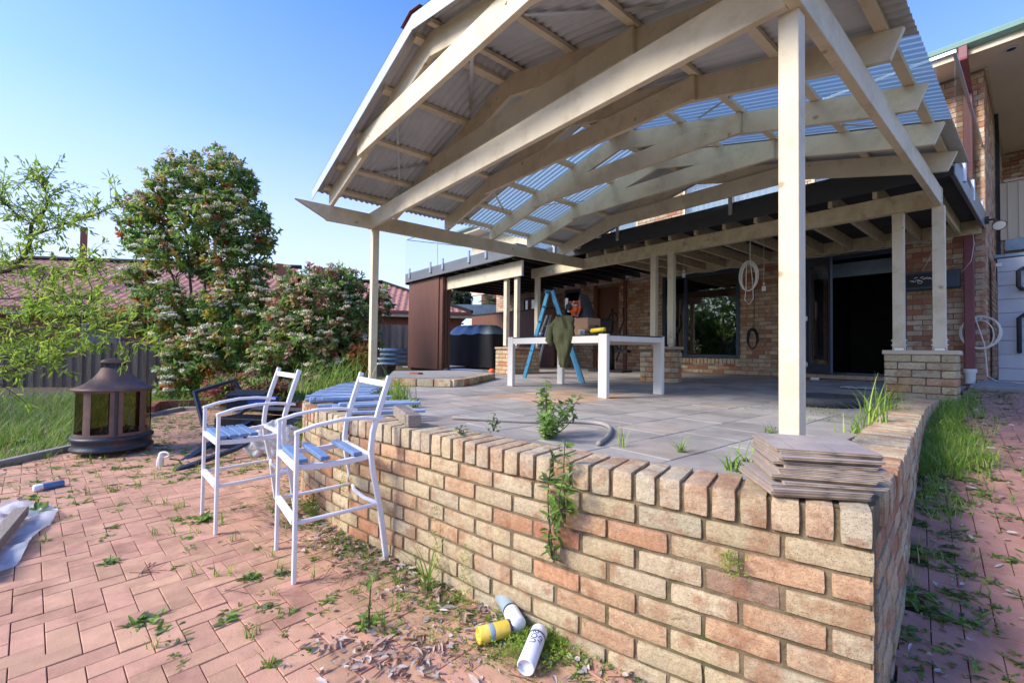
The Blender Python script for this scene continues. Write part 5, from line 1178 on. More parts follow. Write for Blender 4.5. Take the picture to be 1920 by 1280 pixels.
def blossoms(c, out, n, size, cols, per=46):
    ctr = c.mean(0); sc = np.einsum('ij,ij->i', out, np.tile(unit(np.array([.6, -.55, .6])), (len(c), 1)))+nr.rand(len(c))*.9; k = np.argsort(-sc)[:min(n, len(c))]; P = c[k]+out[k]*.10; of = unit(nr.normal(size=(len(P)*per, 3)))*np.array([1, 1, .45])*(.5+.5*nr.rand(len(P)*per, 1)); of[:, 2] = np.abs(of[:, 2]); pos = np.repeat(P, per, 0)+of*size*np.repeat(.6+.5*nr.rand(len(P), 1), per, 0); m = len(pos)
    d = unit(nr.normal(size=(m, 3))+np.array([0, 0, .3])); nrm = unit(of+np.array([0, 0, .4])); C = np.array(cols); cc = C[np.repeat(nr.choice(len(C), len(P)), per)]*(.8+.35*nr.rand(m, 1))
    return leafmesh(pos, d, nrm, np.full(m, size*.36), np.full(m, size*.36), cc, 0)
def trunk(stems, m=None):
    m = m or MB()
    for pts, r0, r1 in stems:
        P = [Vector(p) for p in catmull(pts, 5)] if len(pts) > 2 else [Vector(p) for p in pts]; n = len(P); m.tube([p+Vector((noise.noise(p*2.3), noise.noise(p*2.3+Vector((5, 0, 0))), 0))*.03 for p in P], [r0+(r1-r0)*i/(n-1) for i in range(n)], 7)
    return m
CR = Vector((R[0][0], R[1][0], 0)).normalized(); CF = Vector((R[0][2], R[1][2], 0)).normalized()
def loc(px, py, D, f=0): p = atD(px, py, D+f); return p
def blob_px(px, py, D, rx, ry, rzz): c = atD(px, py, D); s_ = D/FPX; return (c[0], c[1], c[2], rx*s_, rx*s_*.95, ry*s_)
GREEN = [(.17, .29, .08), (.24, .40, .09), (.36, .50, .10), (.11, .20, .065), (.32, .38, .08), (.48, .36, .08)]
# tree 1: tall flowering tree
T1 = thing('flowering_tree', 'tall multi-stemmed tree covered in cream blossom clusters left of centre', 'tree')
b0 = atD(385, 735, 10.6)
blb = [blob_px(*a) for a in ((345, 355, 10.5, 60, 50, 0), (420, 345, 10.5, 58, 45, 0), (450, 420, 10.5, 60, 60, 0), (390, 420, 10.2, 60, 50, 0), (300, 390, 10.6, 45, 35, 0), (275, 440, 10.6, 48, 45, 0), (450, 500, 10.4, 55, 60, 0), (320, 470, 10.4, 50, 35, 0), (440, 570, 10.3, 60, 45, 0), (265, 395, 10.8, 25, 25, 0), (390, 500, 10.8, 40, 30, 0), (260, 530, 10.8, 35, 30, 0), (335, 320, 10.6, 25, 28, 0), (430, 315, 10.6, 22, 20, 0), (350, 690, 10.0, 45, 50, 0), (420, 660, 9.9, 55, 50, 0), (320, 620, 10.2, 42, 40, 0), (470, 640, 10, 35, 40, 0), (330, 730, 9.6, 35, 22, 0), (300, 560, 10.5, 50, 35, 0), (280, 600, 10.7, 40, 30, 0), (370, 590, 10.6, 55, 40, 0), (480, 580, 10.1, 32, 45, 0), (380, 640, 10.3, 60, 35, 0), (410, 300, 10.7, 16, 20, 0), (360, 300, 10.7, 15, 22, 0), (455, 345, 10.6, 25, 30, 0), (240, 380, 10.7, 14, 12, 0), (500, 450, 10.5, 20, 30, 0))]
me, c, out = crown(blb, 3000, 10, .125, .055, GREEN, [5, 5, 3, 4, 1.3, .8], tip=[(.50, .14, .07), (.52, .30, .09), (.55, .42, .10), (.50, .36, .12)], tipp=.16, shell=.35)
obj('foliage', me, 'leaf', T1); obj('blossom', blossoms(c, out, 330, .115, [(.80, .76, .56), (.72, .66, .42), (.84, .82, .68), (.66, .54, .32)]), 'petal', T1)
st = []
for (tx, ty_, f) in ((300, 450, .2), (345, 400, -.1), (395, 380, .1), (440, 420, 0), (270, 540, .1), (460, 520, -.2), (330, 520, .3), (415, 500, .2)):
    a = np.array(b0)+np.array([rnd.uniform(-.15, .15), rnd.uniform(-.15, .15), 0]); e = atD(tx, ty_, 10.5+f); m1 = a*.6+e*.4+np.array([0, 0, .25]); st.append(((a, m1, e), .055, .015))
    for q in range(3): e2 = e+nr.normal(size=3)*.2+np.array([0, 0, .18]); st.append(((e, (e+e2)/2, e2), .014, .005))
obj('trunk', trunk(st), 'bark', T1)
# shrub 2
T2 = thing('flowering_shrub', 'broad rounded shrub with cream flower heads and red new leaves beside the left post', 'shrub')
blb = [blob_px(*a) for a in ((600, 560, 9.6, 70, 60, 0), (550, 600, 9.5, 55, 60, 0), (660, 590, 9.6, 55, 60, 0), (600, 640, 9.3, 80, 55, 0), (530, 670, 9.2, 50, 40, 0), (670, 650, 9.4, 45, 45, 0), (560, 540, 9.7, 35, 30, 0), (645, 530, 9.7, 35, 30, 0), (712, 565, 9.9, 22, 30, 0), (620, 690, 9.2, 60, 30, 0), (500, 700, 9.0, 35, 25, 0))]
me, c, out = crown(blb, 2200, 10, .11, .048, GREEN[:5], [6, 4, 1.5, 5, .5], tip=[(.46, .22, .16), (.50, .26, .18), (.48, .32, .16), (.46, .16, .10)], tipp=.30, shell=.45)
obj('foliage', me, 'leaf', T2); obj('blossom', blossoms(c, out, 170, .10, [(.66, .60, .38), (.60, .52, .32), (.74, .68, .48), (.58, .46, .28)]), 'petal', T2)
st = [((atD(600, 705, 9.3), atD(600+dx*.4, 650, 9.4), atD(600+dx, 590, 9.5)), .035, .01) for dx in (-70, -40, -10, 30, 60, 85)]
obj('trunk', trunk(st), 'bark', T2)
for i, px in enumerate((583, 600, 657, 672)): pass
# red-tipped small bushes
for (px, py, D, rx, ry, n, lab, tp) in ((430, 730, 8.4, 40, 22, 70, 'low bush with pink-red new leaves behind the junk pile', [(.42, .14, .12), (.36, .16, .10)]), (500, 735, 8.2, 45, 20, 60, 'pink-tipped low bush at the foot of the rounded shrub', [(.42, .16, .13), (.30, .12, .09)]), (672, 672, 8.9, 22, 20, 70, 'small bush with bright orange-red leaves by the left post', [(.55, .12, .05), (.5, .2, .07)]), (240, 600, 10.9, 50, 26, 90, 'orange-tinged low branches left of the tall flowering tree', [(.50, .22, .08), (.45, .30, .10)])):
    me, c, out = crown([blob_px(px, py, D, rx, ry, 0)], n*3, 10, .10, .04, GREEN, [3, 3, 2, 2, 1, .5], tip=tp, tipp=.55, shell=.2)
    t_ = thing('garden_bush', lab, 'bush'); obj('foliage', me, 'leaf', t_); p = atD(px, py, D); g0 = gz(p[0], p[1]) if py > 650 else p[2]-.6; obj('stem', trunk([((p[0]+.0, p[1], g0), (p[0]+.03, p[1], (g0+p[2])/2), (p[0], p[1], p[2]))[k:k+3] and ((((p[0], p[1], g0), (p[0]+.03, p[1], (g0+p[2])/2), (p[0], p[1], p[2]))), .02, .008) for k in (0,)]), 'bark', t_)
# tree 3: bright green willow-leaved branches at left
T3 = thing('plum_tree', 'open-branched tree with bright yellow-green leaves reaching in from the left edge', 'tree')
def px3(l, D0): return [atD(a, b_, D0+(c[0] if c else 0)) for a, b_, *c in l]
base = atD(-330, 900, 6.2); base[2] = ZG
st = [((base, atD(-300, 700, 6.2), atD(-200, 600, 6.2), atD(-90, 530, 6.1)), .13, .055), ((atD(-90, 530, 6.1), atD(-30, 512, 6.1), atD(20, 505, 6), atD(48, 470, 6), atD(60, 420, 6), atD(88, 390, 5.9), atD(85, 350, 5.8), atD(60, 325, 5.8)), .04, .006),
      ((atD(20, 505, 6), atD(60, 500, 5.9), atD(110, 520, 5.8), atD(150, 500, 5.7), atD(190, 490, 5.6)), .016, .004), ((atD(60, 440, 6), atD(110, 425, 5.8), atD(160, 410, 5.7), atD(215, 388, 5.6)), .014, .003),
      ((atD(-90, 640, 5.6), atD(-10, 620, 5.5), atD(50, 592, 5.4), atD(110, 575, 5.3), atD(170, 568, 5.2)), .02, .004), ((atD(-90, 690, 5.3), atD(0, 642, 5.2), atD(60, 615, 5.2), atD(140, 615, 5.1), atD(200, 622, 5.0), atD(270, 645, 4.9)), .016, .004),
      ((atD(0, 560, 5.6), atD(60, 558, 5.6), atD(120, 556, 5.5), atD(160, 560, 5.5)), .012, .004), ((atD(-60, 720, 4.7), atD(20, 695, 4.7), atD(80, 672, 4.7), atD(120, 665, 4.6)), .01, .003), ((atD(60, 420, 6), atD(20, 390, 6), atD(0, 360, 6)), .012, .003), ((atD(-200, 600, 6.2), atD(-260, 480, 6.2), atD(-200, 380, 6.2)), .05, .01)]
tw = []; tips = []
for P_, r0, r1 in list(st)[1:]:
    P_ = [np.array(p) for p in P_]; Q = catmull(P_, 6)
    for k in range(2, len(Q)):
        for rep in range(2):
            dn = unit(nr.normal(size=3)+np.array([0, 0, .15])+.9*(Q[k]-Q[k-1])/(np.linalg.norm(Q[k]-Q[k-1])+1e-9)); L_ = rnd.uniform(.18, .5); e = Q[k]+dn*L_; mid = (Q[k]+e)/2+nr.normal(size=3)*.03
            tw.append(((Q[k], mid, e), .005, .0018)); tips.append((Q[k], mid, e))
st += tw; obj('trunk', trunk(st), 'bark', T3)
pos, dr_ = [], []
for a, m_, e in tips:
    for k in range(17):
        t_ = rnd.random()**.7; p = a*(1-t_)**2+2*m_*t_*(1-t_)+e*t_*t_ if False else (a+(m_-a)*2*t_ if t_ < .5 else m_+(e-m_)*2*(t_-.5)); pos.append(p+nr.normal(size=3)*.018); dr_.append(unit((e-a)/(np.linalg.norm(e-a))*.7+nr.normal(size=3)*.6+np.array([0, 0, -.1])))
pos, dr_ = np.array(pos), np.array(dr_); n = len(pos); pal = np.array([(.30, .46, .06), (.40, .54, .08), (.22, .36, .05), (.46, .56, .10)]); cols = pal[nr.choice(4, n)]*(.75+.5*nr.rand(n, 1))
obj('foliage', leafmesh(pos, dr_, unit(nr.normal(size=(n, 3))*.5+np.array([0, 0, 1])), .085*(.6+.7*nr.rand(n)), .022*(.7+.6*nr.rand(n)), cols), 'leaf', T3)
# hedge in the back garden behind the viewpoint, seen in the window's reflection
for (x, y, h, lab) in ((-13.2, -8.8, 5.6, 'dense green garden tree behind the camera position reflected in the big window'), (-16.2, -8.2, 4.6, 'second leafy garden tree behind the lawn reflected in the window edge')):
    t_ = thing('garden_tree', lab, 'tree'); me, c, out = crown([(x, y, ZG+h*.52, 2.2, 1.6, h*.5), (x+2.0, y-.5, ZG+h*.36, 1.6, 1.4, h*.36), (x-1.2, y, ZG+h*.3, 1.8, 1.4, h*.32)], 1900, 9, .20, .10, GREEN, [5, 5, 3, 3, 2, 1], shell=.4); obj('foliage', me, 'leaf', t_); obj('trunk', trunk([(((x, y, ZG), (x+.1, y, ZG+h*.4), (x, y, ZG+h*.8)), .12, .04)]), 'bark', t_)
# far trees under the deck
t_ = thing('distant_tree', 'distant rounded grey-green tree seen under the balcony', 'tree'); me, c, out = crown([blob_px(862, 562, 40, 24, 18, 0), blob_px(845, 566, 40, 12, 12, 0)], 500, 8, .34, .18, [(.08, .10, .06), (.11, .13, .08), (.05, .07, .04)], [1, 1, 1], shell=.3); obj('foliage', me, 'leaf', t_)
p = atD(862, 562, 40); obj('trunk', trunk([((np.array([p[0], p[1], -1]), np.array([p[0], p[1], 2]), p), .25, .1)]), 'bark', t_)
t_ = thing('palm_tree', 'distant palm top seen under the balcony', 'palm'); p = atD(918, 566, 38); pos, dr_ = [], []
for k in range(26):
    a = rnd.uniform(0, 6.28); el = rnd.uniform(-.3, 1.2); d = np.array([math.cos(a)*math.cos(el), math.sin(a)*math.cos(el), math.sin(el)])
    for q in np.linspace(.15, 1.25, 12):
        pt = p+d*q+np.array([0, 0, -.35*q*q])
        for sg in (-1, 1): s_ = unit(np.cross(d, [0, 0, 1])); pos.append(pt); dr_.append(unit(d*.7+sg*s_*.7+np.array([0, 0, -.3])))
pos, dr_ = np.array(pos), np.array(dr_); n = len(pos); obj('fronds', leafmesh(pos, dr_, np.tile([0, 0, 1.], (n, 1)), np.full(n, .42), np.full(n, .06), np.tile([.10, .13, .06], (n, 1))*(.7+.6*nr.rand(n, 1))), 'leaf', t_); obj('trunk', trunk([((np.array([p[0], p[1], -1]), np.array([p[0], p[1], 2]), p), .22, .16)]), 'bark', t_)
# ------------------------------------------------------------------ grass and weeds
def blades(P, h, w, cols, lean=.5, seg=3):
    n = len(P); az = nr.rand(n)*6.283; d = np.stack([np.cos(az), np.sin(az), np.zeros(n)], 1); s_ = np.stack([-np.sin(az), np.cos(az), np.zeros(n)], 1); le = (lean*(.3+nr.rand(n)))[:, None]
    V = []; 
    for k in range(seg+1):
        t_ = k/seg; c = P+np.array([0, 0, 1])*(h[:, None]*t_*(1-.25*le*t_))+d*(le*h[:, None]*t_*t_); ww = (w[:, None]*(1-t_)**.7+.0006)*.5; V += [c-s_*ww, c+s_*ww]
    V = np.stack(V, 1).reshape(-1, 3); K = 2*(seg+1); base = np.arange(n)*K; F = []
    for k in range(seg): F.append(np.stack([base+2*k, base+2*k+1, base+2*k+3, base+2*k+2], 1))
    F = np.concatenate(F); me = bpy.data.meshes.new('blades'); me.vertices.add(len(V)); me.vertices.foreach_set('co', V.ravel().astype(np.float32)); me.loops.add(F.size); me.loops.foreach_set('vertex_index', F.ravel().astype(np.int32))
    me.polygons.add(len(F)); me.polygons.foreach_set('loop_start', np.arange(0, F.size, 4).astype(np.int32)); me.update(calc_edges=True)
    at_ = me.attributes.new('Col', 'FLOAT_COLOR', 'POINT'); C = np.ones((n, K, 4), np.float32); C[:, :, :3] = cols[:, None, :]; at_.data.foreach_set('color', C.ravel()); return me
GP = np.array([(.20, .35, .05), (.28, .44, .06), (.14, .26, .04), (.38, .45, .09), (.46, .42, .19)])
def gcol(n, p=(3, 3, 2, 1.5, .5)): return GP[nr.choice(5, n, p=np.array(p)/sum(p))]*(.75+.5*nr.rand(n, 1))
# lawn
pts = []
while len(pts) < 24000:
    x, y = rnd.uniform(-14.5, -6.2), rnd.uniform(-2.6, 4.8)
    if rnd.random() > min(1, 3.4/((x*x+y*y)**.5-3)): continue
    if inpoly(x, y, LAWN) and y > -.19*abs(x)-.25 and not inpoly(x, y, SP): pts.append((x, y, gz(x, y)))
pts = np.array(pts); n = len(pts); hh = (.05+.30*nr.rand(n)**1.4)*np.array([.75+.9*abs(noise.noise(Vector((p[0]*1.6, p[1]*1.6, 3)))) for p in pts])*(.4+.6*np.clip((-pts[:, 0]-7)/1.5, 0, 1))*np.where(pts[:, 1] > 2.2, .35, 1)
struct(obj('lawn_grass', blades(pts, hh, np.full(n, .008), gcol(n, (3, 3, 2, 2.5, 1.6)), 1.0), 'grass'), 'stuff')
# grass beyond the left side of the patio
pts = []
while len(pts) < 7000:
    x, y = rnd.uniform(-14, -5.2), rnd.uniform(1.5, 6.6)
    if inpoly(x, y, SP) or inpoly(x, y, PAT) or fpoly(x, y-.25) : continue
    pts.append((x, y, gz(x, y)))
pts = np.array(pts); n = len(pts); struct(obj('side_grass', blades(pts, .04+.13*nr.rand(n), np.full(n, .008), gcol(n), .6), 'grass'), 'stuff')
# low weeds in the joints of the lower paving, along the path and wall foot (too many to count)
def rosette(c, r, n, cols, lift=.35):
    az = nr.rand(n)*6.283; el = lift*nr.rand(n); d = np.stack([np.cos(az)*np.cos(el), np.sin(az)*np.cos(el), np.sin(el)], 1); return np.tile(c, (n, 1))+nr.normal(size=(n, 3))*np.array([r*.35, r*.35, .003]), d, r*(.35+.75*nr.rand(n)), r*.30*(.6+.7*nr.rand(n)), cols[nr.choice(len(cols), n)]*(.75+.5*nr.rand(n, 1))
WC = np.array([(.16, .29, .05), (.22, .36, .07), (.11, .21, .05), (.30, .40, .10), (.20, .29, .15)])
def scatter(name, cs, rr, nn, cols=WC, lift=.5):
    acc = [rosette(np.array(c), r_, k, cols, lift) for c, r_, k in zip(cs, rr, nn)]
    pos = np.concatenate([a[0] for a in acc]); d = np.concatenate([a[1] for a in acc]); L_ = np.concatenate([a[2] for a in acc]); w_ = np.concatenate([a[3] for a in acc]); cc = np.concatenate([a[4] for a in acc])
    return obj(name, leafmesh(pos, d, unit(nr.normal(size=(len(pos), 3))*.3+np.array([0, 0, 1])), L_, w_, cc), 'leaf')
cs, rr, nn = [], [], []
def sp(n, f, r0, r1, k0, k1):
    c = 0; tries = 0
    while c < n and tries < 60000:
        tries += 1; q = f()
        if q is None: continue
        cs.append(q); rr.append(rnd.uniform(r0, r1)); nn.append(rnd.randint(k0, k1)); c += 1
def f_pav():
    x, y = rnd.uniform(-9.8, -.8), rnd.uniform(-1.6, 1.5)
    if not fpoly(x, y+.06) or inpoly(x, y, LAWN) or noise.noise(Vector((x*.9, y*.9, 9))) < -.05: return None
    return (x, y, ZG+.02)
sp(260, f_pav, .02, .06, 8, 22)
def f_foot():
    t_ = rnd.uniform(.1, 5.2); p = FRONT.at(t_)-inward(FRONT, t_, -1)[1]*abs(rnd.gauss(.02, .11)); return (p[0], p[1], ZG+.02)
sp(1300, f_foot, .012, .035, 8, 18)
def f_far():
    x, y = rnd.uniform(-9.5, -4.8), rnd.uniform(-1.2, 1.9)
    if not fpoly(x, y+.06) or inpoly(x, y, LAWN): return None
    return (x, y, ZG+.02)
sp(230, f_far, .03, .08, 8, 20)
def f_path():
    y = rnd.uniform(1.5, 8.0); x = xr(y)+abs(rnd.gauss(0, .22)); 
    return (x, y, pathz(y)+.02) if x < .35 else None
sp(520, f_path, .015, .06, 8, 20)
struct(scatter('ground_weeds', cs, rr, nn), 'stuff')
# clover cushion by the cans
cs, rr, nn = [], [], []
for k in range(1900):
    p = onZ(rnd.gauss(1010, 48), rnd.gauss(1200, 34), ZG)
    if fpoly(p[0], p[1]+.03): cs.append((p[0], p[1], ZG+.015+.05*rnd.random())); rr.append(rnd.uniform(.008, .017)); nn.append(7)
for k in range(700):
    p = onZ(rnd.gauss(850, 60), rnd.gauss(1180, 45), ZG)
    if fpoly(p[0], p[1]+.03): cs.append((p[0], p[1], ZG+.015+.02*rnd.random())); rr.append(rnd.uniform(.005, .011)); nn.append(6)
for k in range(5200):
    t_ = rnd.uniform(.3, 4.2); w = abs(rnd.gauss(.02, .19)); p = FRONT.at(t_)-inward(FRONT, t_, -1)[1]*w
    if noise.noise(Vector((p[0]*6, p[1]*6, 4))) > -.02: cs.append((p[0], p[1], ZG+.015+.02*rnd.random())); rr.append(rnd.uniform(.005, .012)); nn.append(6)
struct(scatter('clover_carpet', cs, rr, nn, np.array([(.24, .42, .05), (.32, .46, .06), (.17, .32, .05), (.40, .42, .08)]), .9), 'stuff')
# grass tufts in joints and on the path
pts = []
for k in range(420):
    q = f_pav() if k % 3 else f_far()
    if q is None: continue
    for j in range(8): pts.append((q[0]+rnd.gauss(0, .012), q[1]+rnd.gauss(0, .012), q[2]))
for k in range(1050):
    y = 5.0+rnd.gauss(0, .85); x = xr(y)+abs(rnd.gauss(0.0, .14))
    if noise.noise(Vector((x*4, y*2.2, 2))) < -.2: continue
    if x > .35 or y > 8 or y < 1.6: continue
    for j in range(6): pts.append((x+rnd.gauss(0, .02), y+rnd.gauss(0, .02), pathz(y)+.01))
pts = np.array(pts); n = len(pts); ph = (.03+.07*nr.rand(n))*np.where((pts[:, 1] > 4.2)*(pts[:, 0] > -.9), 1.7, 1)
struct(obj('joint_grass', blades(pts, ph, np.full(n, .005), gcol(n), .8), 'grass'), 'stuff')
# leaf litter
P, D_, N_, C_ = [], [], [], []
LC = np.array([(.50, .42, .34), (.42, .28, .20), (.32, .20, .14), (.62, .56, .50), (.50, .32, .25), (.42, .38, .34)])
def addl(x, y, z): P.append((x, y, z+.006+.012*rnd.random())); a = rnd.uniform(0, 6.283); D_.append((math.cos(a), math.sin(a), rnd.uniform(-.15, .35)))
for k in range(560):
    t_ = rnd.uniform(.2, 3.2); w = abs(rnd.gauss(.06, .13)); p = FRONT.at(t_)-inward(FRONT, t_, -1)[1]*w; addl(p[0], p[1], ZG+.018)
for k in range(240):
    p = onZ(rnd.gauss(740, 90), rnd.gauss(1235, 30), ZG)
    if fpoly(p[0], p[1]+.02): addl(p[0], p[1], ZG+.018)
for k in range(700):
    q = f_far()
    if q is not None: addl(q[0], q[1], q[2])
for k in range(420):
    y = rnd.uniform(1.5, 7.5); x = xr(y)+rnd.uniform(.01, .6); addl(x, y, pathz(y)+.02)
twm = MB()
for k in range(260):
    if k % 3: t_ = rnd.uniform(.3, 4.5); p = FRONT.at(t_)-inward(FRONT, t_, -1)[1]*abs(rnd.gauss(.05, .3))
    else: q = f_far(); p = (q or f_pav() or (-3, 0, 0))
    a = rnd.uniform(0, 6.283); l_ = rnd.uniform(.03, .13); twm.tube([(p[0], p[1], ZG+.028), (p[0]+l_*.5*math.cos(a)+.01, p[1]+l_*.5*math.sin(a), ZG+.034), (p[0]+l_*math.cos(a), p[1]+l_*math.sin(a), ZG+.026)], .0014, 4)
struct(obj('fallen_twigs', twm, 'bark'), 'stuff')
P, D_ = np.array(P), unit(np.array(D_)); n = len(P)
struct(obj('leaf_litter', leafmesh(P, D_, unit(nr.normal(size=(n, 3))*.5+np.array([0, 0, 1])), .022+.050*nr.rand(n)**2.2, .010+.018*nr.rand(n)**1.5, LC[nr.choice(6, n)]*(.7+.5*nr.rand(n, 1)), .2), 'litter'), 'stuff')
# ------------------------------------------------------------------ individual plants
def grass_clump(px, py, z, n, h, label, lean=.9, w=.008, r=.06, p=(3, 3, 2, 1.5, .3), loc=None):
    c = onZ(px, py, z) if loc is None else loc; Pq = np.array([(c[0]+rnd.gauss(0, r*.4), c[1]+rnd.gauss(0, r*.4), z-.01) for _ in range(n)])
    o = tag(obj('grass_clump', blades(Pq, h*(.4+.6*nr.rand(n)), np.full(n, w), gcol(n, p), lean, 6), 'grass'), label, 'grass clump')
    if n > 120: o['kind'] = 'stuff'
grass_clump(645, 727, .02, 119, .60, 'tall grass clump growing among the blue slats', r=.5)
grass_clump(745, 748, 0, 115, .28, 'arching grass clump on the patio beside the timber offcut', r=.16)
grass_clump(715, 735, 0, 110, .26, 'leafy grass patch between the slats and the left post', r=.3)
grass_clump(1640, 800, .02, 34, .42, 'tall seeding grass leaning over the right wall coping', lean=.8, r=.08, w=.009)
grass_clump(1610, 812, .0, 40, .20, 'short broad-bladed grass at the inner edge of the right wall', r=.1, w=.009)
grass_clump(1275, 848, 0, 34, .13, 'small spiky grass tuft in the tile joint behind the coping', lean=1.2, r=.02, w=.005)
grass_clump(1395, 885, 0, 46, .17, 'green grass tuft beside the stack of floor boards', lean=1.1, r=.07, w=.009)
grass_clump(1440, 812, 0, 24, .11, 'grass tuft at the foot of the thick post', lean=.8, r=.05, w=.006)
grass_clump(1560, 778, 0, 260, .05, 'low mat of green grass in front of the rubber tub', lean=.9, r=.75, w=.006)
grass_clump(780, 720, 0, 220, .08, 'sprawling low grass along the edge of the raised slab', r=.9)
grass_clump(1165, 838, 0, 12, .18, 'few thin grass blades beside the curved hose end', lean=.6, r=.03, w=.004)
grass_clump(800, 1115, ZG, 11, .40, 'tall single grass plant at the wall foot behind the cans', lean=.8, w=.011, r=.02)
grass_clump(1215, 1262, ZG, 14, .42, 'tall thin grass in the right foreground at the wall foot', lean=.7, w=.007, r=.03)
grass_clump(1840, 870, -.25, 60, .16, 'grass tuft in the middle of the side path', lean=.8, w=.006, r=.09)
grass_clump(640, 1030, ZG, 50, .06, 'mossy green tuft at the rear leg of the nearer chair', r=.1)
grass_clump(1105, 1225, ZG, 9, .40, 'wispy pale grass stalks beside the white can', lean=.5, w=.003, r=.04, p=(1, 1, 1, 2, 2))
def herb(name, c, h, n, ln, label, cat, cols=WC, branches=5, spread=.35, seed=1, stemcol='bark'):
    t_ = thing(name, label, cat); r_ = np.random.RandomState(seed); st = []; pos, dr2 = [], []
    c = np.array(c, float)
    for b2 in range(branches):
        a = r_.rand()*6.28; top_ = c+np.array([math.cos(a)*spread*h*(b2 > 0), math.sin(a)*spread*h*(b2 > 0), h*(1 if b2 == 0 else r_.uniform(.4, .8))]); mid = (c+top_)/2+r_.normal(size=3)*.02; st.append(((c, mid, top_), .0045, .0015))
        for k in range(n//branches):
            q = r_.rand()**.8; p = c*(1-q)+top_*q+r_.normal(size=3)*.01; pos.append(p); dr2.append(unit(r_.normal(size=3)*np.array([1, 1, .5])+np.array([0, 0, .15])))
    pos, dr2 = np.array(pos), np.array(dr2); m_ = len(pos); obj('stem', trunk(st), 'bark', t_)
    obj('leaves', leafmesh(pos, dr2, unit(r_.normal(size=(m_, 3))*.4+np.array([0, 0, 1])), ln*(.5+.7*r_.rand(m_)), ln*.42*(.6+.6*r_.rand(m_)), cols[r_.choice(len(cols), m_)]*(.75+.5*r_.rand(m_, 1))), 'leaf', t_); return t_
herb('sow_thistle', onZ(1022, 822, 0), .33, 430, .055, 'bushy green thistle weed growing behind the coping in the middle', 'weed', branches=9, spread=.6, seed=2)
herb('wall_weed', onZ(1065, 868, .06)+np.array([0, -.02, -.22]), .30, 90, .05, 'leafy weed climbing down the front of the brick wall below the thistle', 'weed', branches=3, spread=.25, seed=5)
for k in range(1):
    pass
wb = onZ(1090, 1000, 0); t_p = 1.02; q = FRONT.at(t_p)-inward(FRONT, t_p, -1)[1]*.03
herb('wall_weed', (q[0], q[1], -.33), .42, 70, .055, 'long trailing leafy stem hanging against the brick wall face', 'weed', branches=2, spread=.12, seed=8)
herb('small_weed', onZ(775, 764, 0), .09, 70, .04, 'small toothed-leaf weed right of the timber offcut', 'weed', branches=5, spread=.8, seed=9)
herb('small_weed', onZ(862, 815, .06), .04, 30, .03, 'tiny green weed sprouting from the coping joint', 'weed', branches=4, spread=.9, seed=10)
herb('small_weed', onZ(925, 808, .06), .10, 60, .028, 'yellow-green weed bending over the coping left of the thistle', 'weed', branches=3, spread=.6, seed=11)
herb('dry_weed', (float(onZ(1000, 930, -.1)[0]), float(onZ(960, 1090, ZG)[1])-.0, -.5), .45, 60, .012, 'dead brown weed stalk standing against the brick wall', 'weed', np.array([(.30, .22, .10), (.24, .18, .08)]), 7, .35, 12)
herb('tall_weed', onZ(690, 1190, ZG), .26, 34, .05, 'thin reddish weed stalk rising from the lower paving', 'weed', branches=2, spread=.3, seed=13)
herb('tall_weed', onZ(1180, 1245, ZG), .30, 40, .045, 'dark upright weed with small leaves in the front of the wall', 'weed', branches=3, spread=.2, seed=14)
rs = np.array([(.05, .12, .03), (.08, .16, .04)])
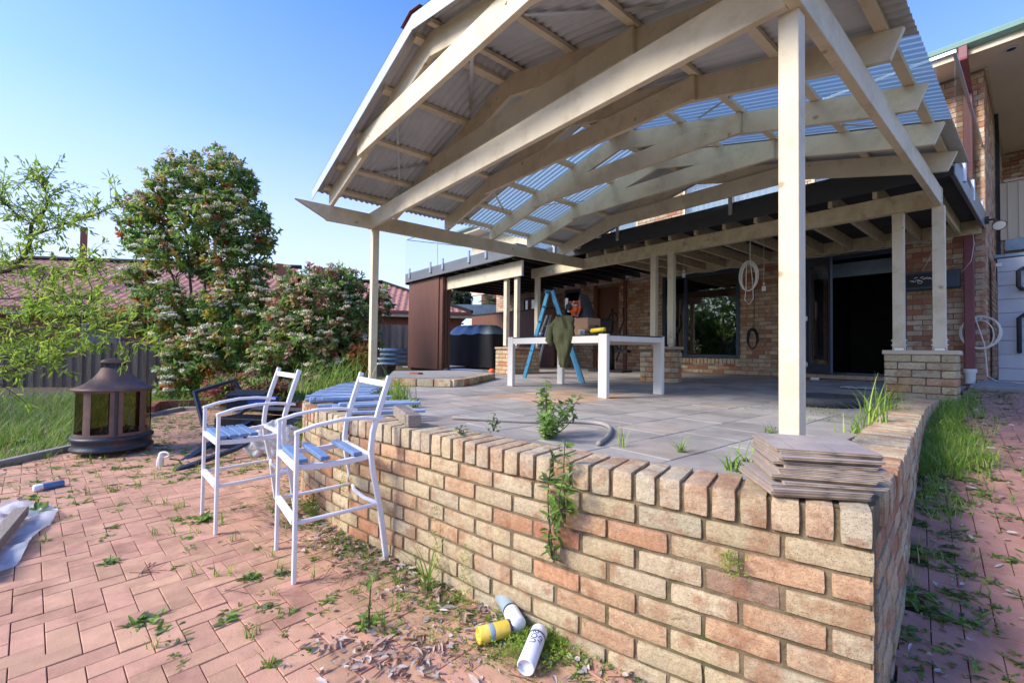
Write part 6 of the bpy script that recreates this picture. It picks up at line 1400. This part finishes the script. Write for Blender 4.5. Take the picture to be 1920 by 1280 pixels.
for (px, py, z, r_, lab) in ((1712, 1238, ZG, .10, 'broad dark leafy weed at the foot of the right wall'), (690, 1165, ZG, .055, 'flat rosette of blue-green leaves in the lower paving'), (265, 1168, ZG, .06, 'flat green rosette weed in the left foreground paving'), (205, 1055, ZG, .05, 'small green rosette weed near the plastic sheet'), (380, 975, ZG, .07, 'bright green weed at the feet of the farther chair'), (470, 1085, ZG, .05, 'low green weed in a joint between the chairs'), (40, 830, ZG, .11, 'bright tuft weed on the far left by the kerb'), (65, 960, ZG, .09, 'spiky green weed beside the plastic sheet edge')):
    c = onZ(px, py, z+.02); a = rosette(np.array(c), r_, 46, rs if px > 1700 else WC, .8 if px < 500 else .4); tag(obj('rosette_weed', leafmesh(a[0], a[1], unit(nr.normal(size=(46, 3))*.3+np.array([0, 0, 1])), a[2], a[3]*1.2, a[4]), 'leaf'), lab, 'weed')
for (t_, z0_, lab) in ((4.0, -.25, 'bright yellow-green moss cushion on the wall behind the far chair'), (3.05, -.62, 'green moss cushion at the wall foot behind the nearer chair')):
    p = FRONT.at(t_)-inward(FRONT, t_, -1)[1]*.03; cs = [(p[0]+rnd.gauss(0, .05), p[1]-abs(rnd.gauss(0, .025)), z0_+rnd.gauss(0, .06)) for _ in range(130)]
    o = scatter('moss_cushion', cs, [.018]*130, [10]*130, np.array([(.20, .28, .03), (.14, .22, .03)]), 1.2); tag(o, lab, 'moss')

for k_, (px, t_, z0_, h_, lab) in enumerate(((652, 2.62, -.30, .16, 'yellow-green creeper hanging on the wall just above the nearer chair leg'), (815, 1.72, -.40, .20, 'small leafy creeper growing from the brick joints left of the dead stalk'), (885, 1.50, -.52, .16, 'pale green sprig on the lower wall left of the dead stalk'), (1340, .36, -.16, .05, 'tiny moss sprig in the mortar below the coping bricks'), (1600, .10, .0, 0, ''))):
    if not lab: continue
    q = FRONT.at(t_)-inward(FRONT, t_, -1)[1]*.02
    cs = [(q[0]+rnd.gauss(0, .022), q[1]-abs(rnd.gauss(0, .012)), z0_+rnd.uniform(-h_, h_*.6)) for _ in range(60)]
    tag(scatter('wall_creeper', cs, [.014]*60, [5]*60, np.array([(.34, .42, .08), (.22, .34, .06), (.46, .42, .16)]), 1.2), lab, 'creeper')

grass_clump(600, 732, .02, 100, .42, 'bright arching grass at the left end of the blue slats', r=.35)
grass_clump(1660, 775, .02, 60, .40, 'loose grass clump beside the nearest brick pier', lean=1.0, r=.15, w=.008)
grass_clump(905, 1130, ZG, 40, .10, 'yellowish grass tuft left of the grey-green can', lean=.8, w=.004, r=.06)
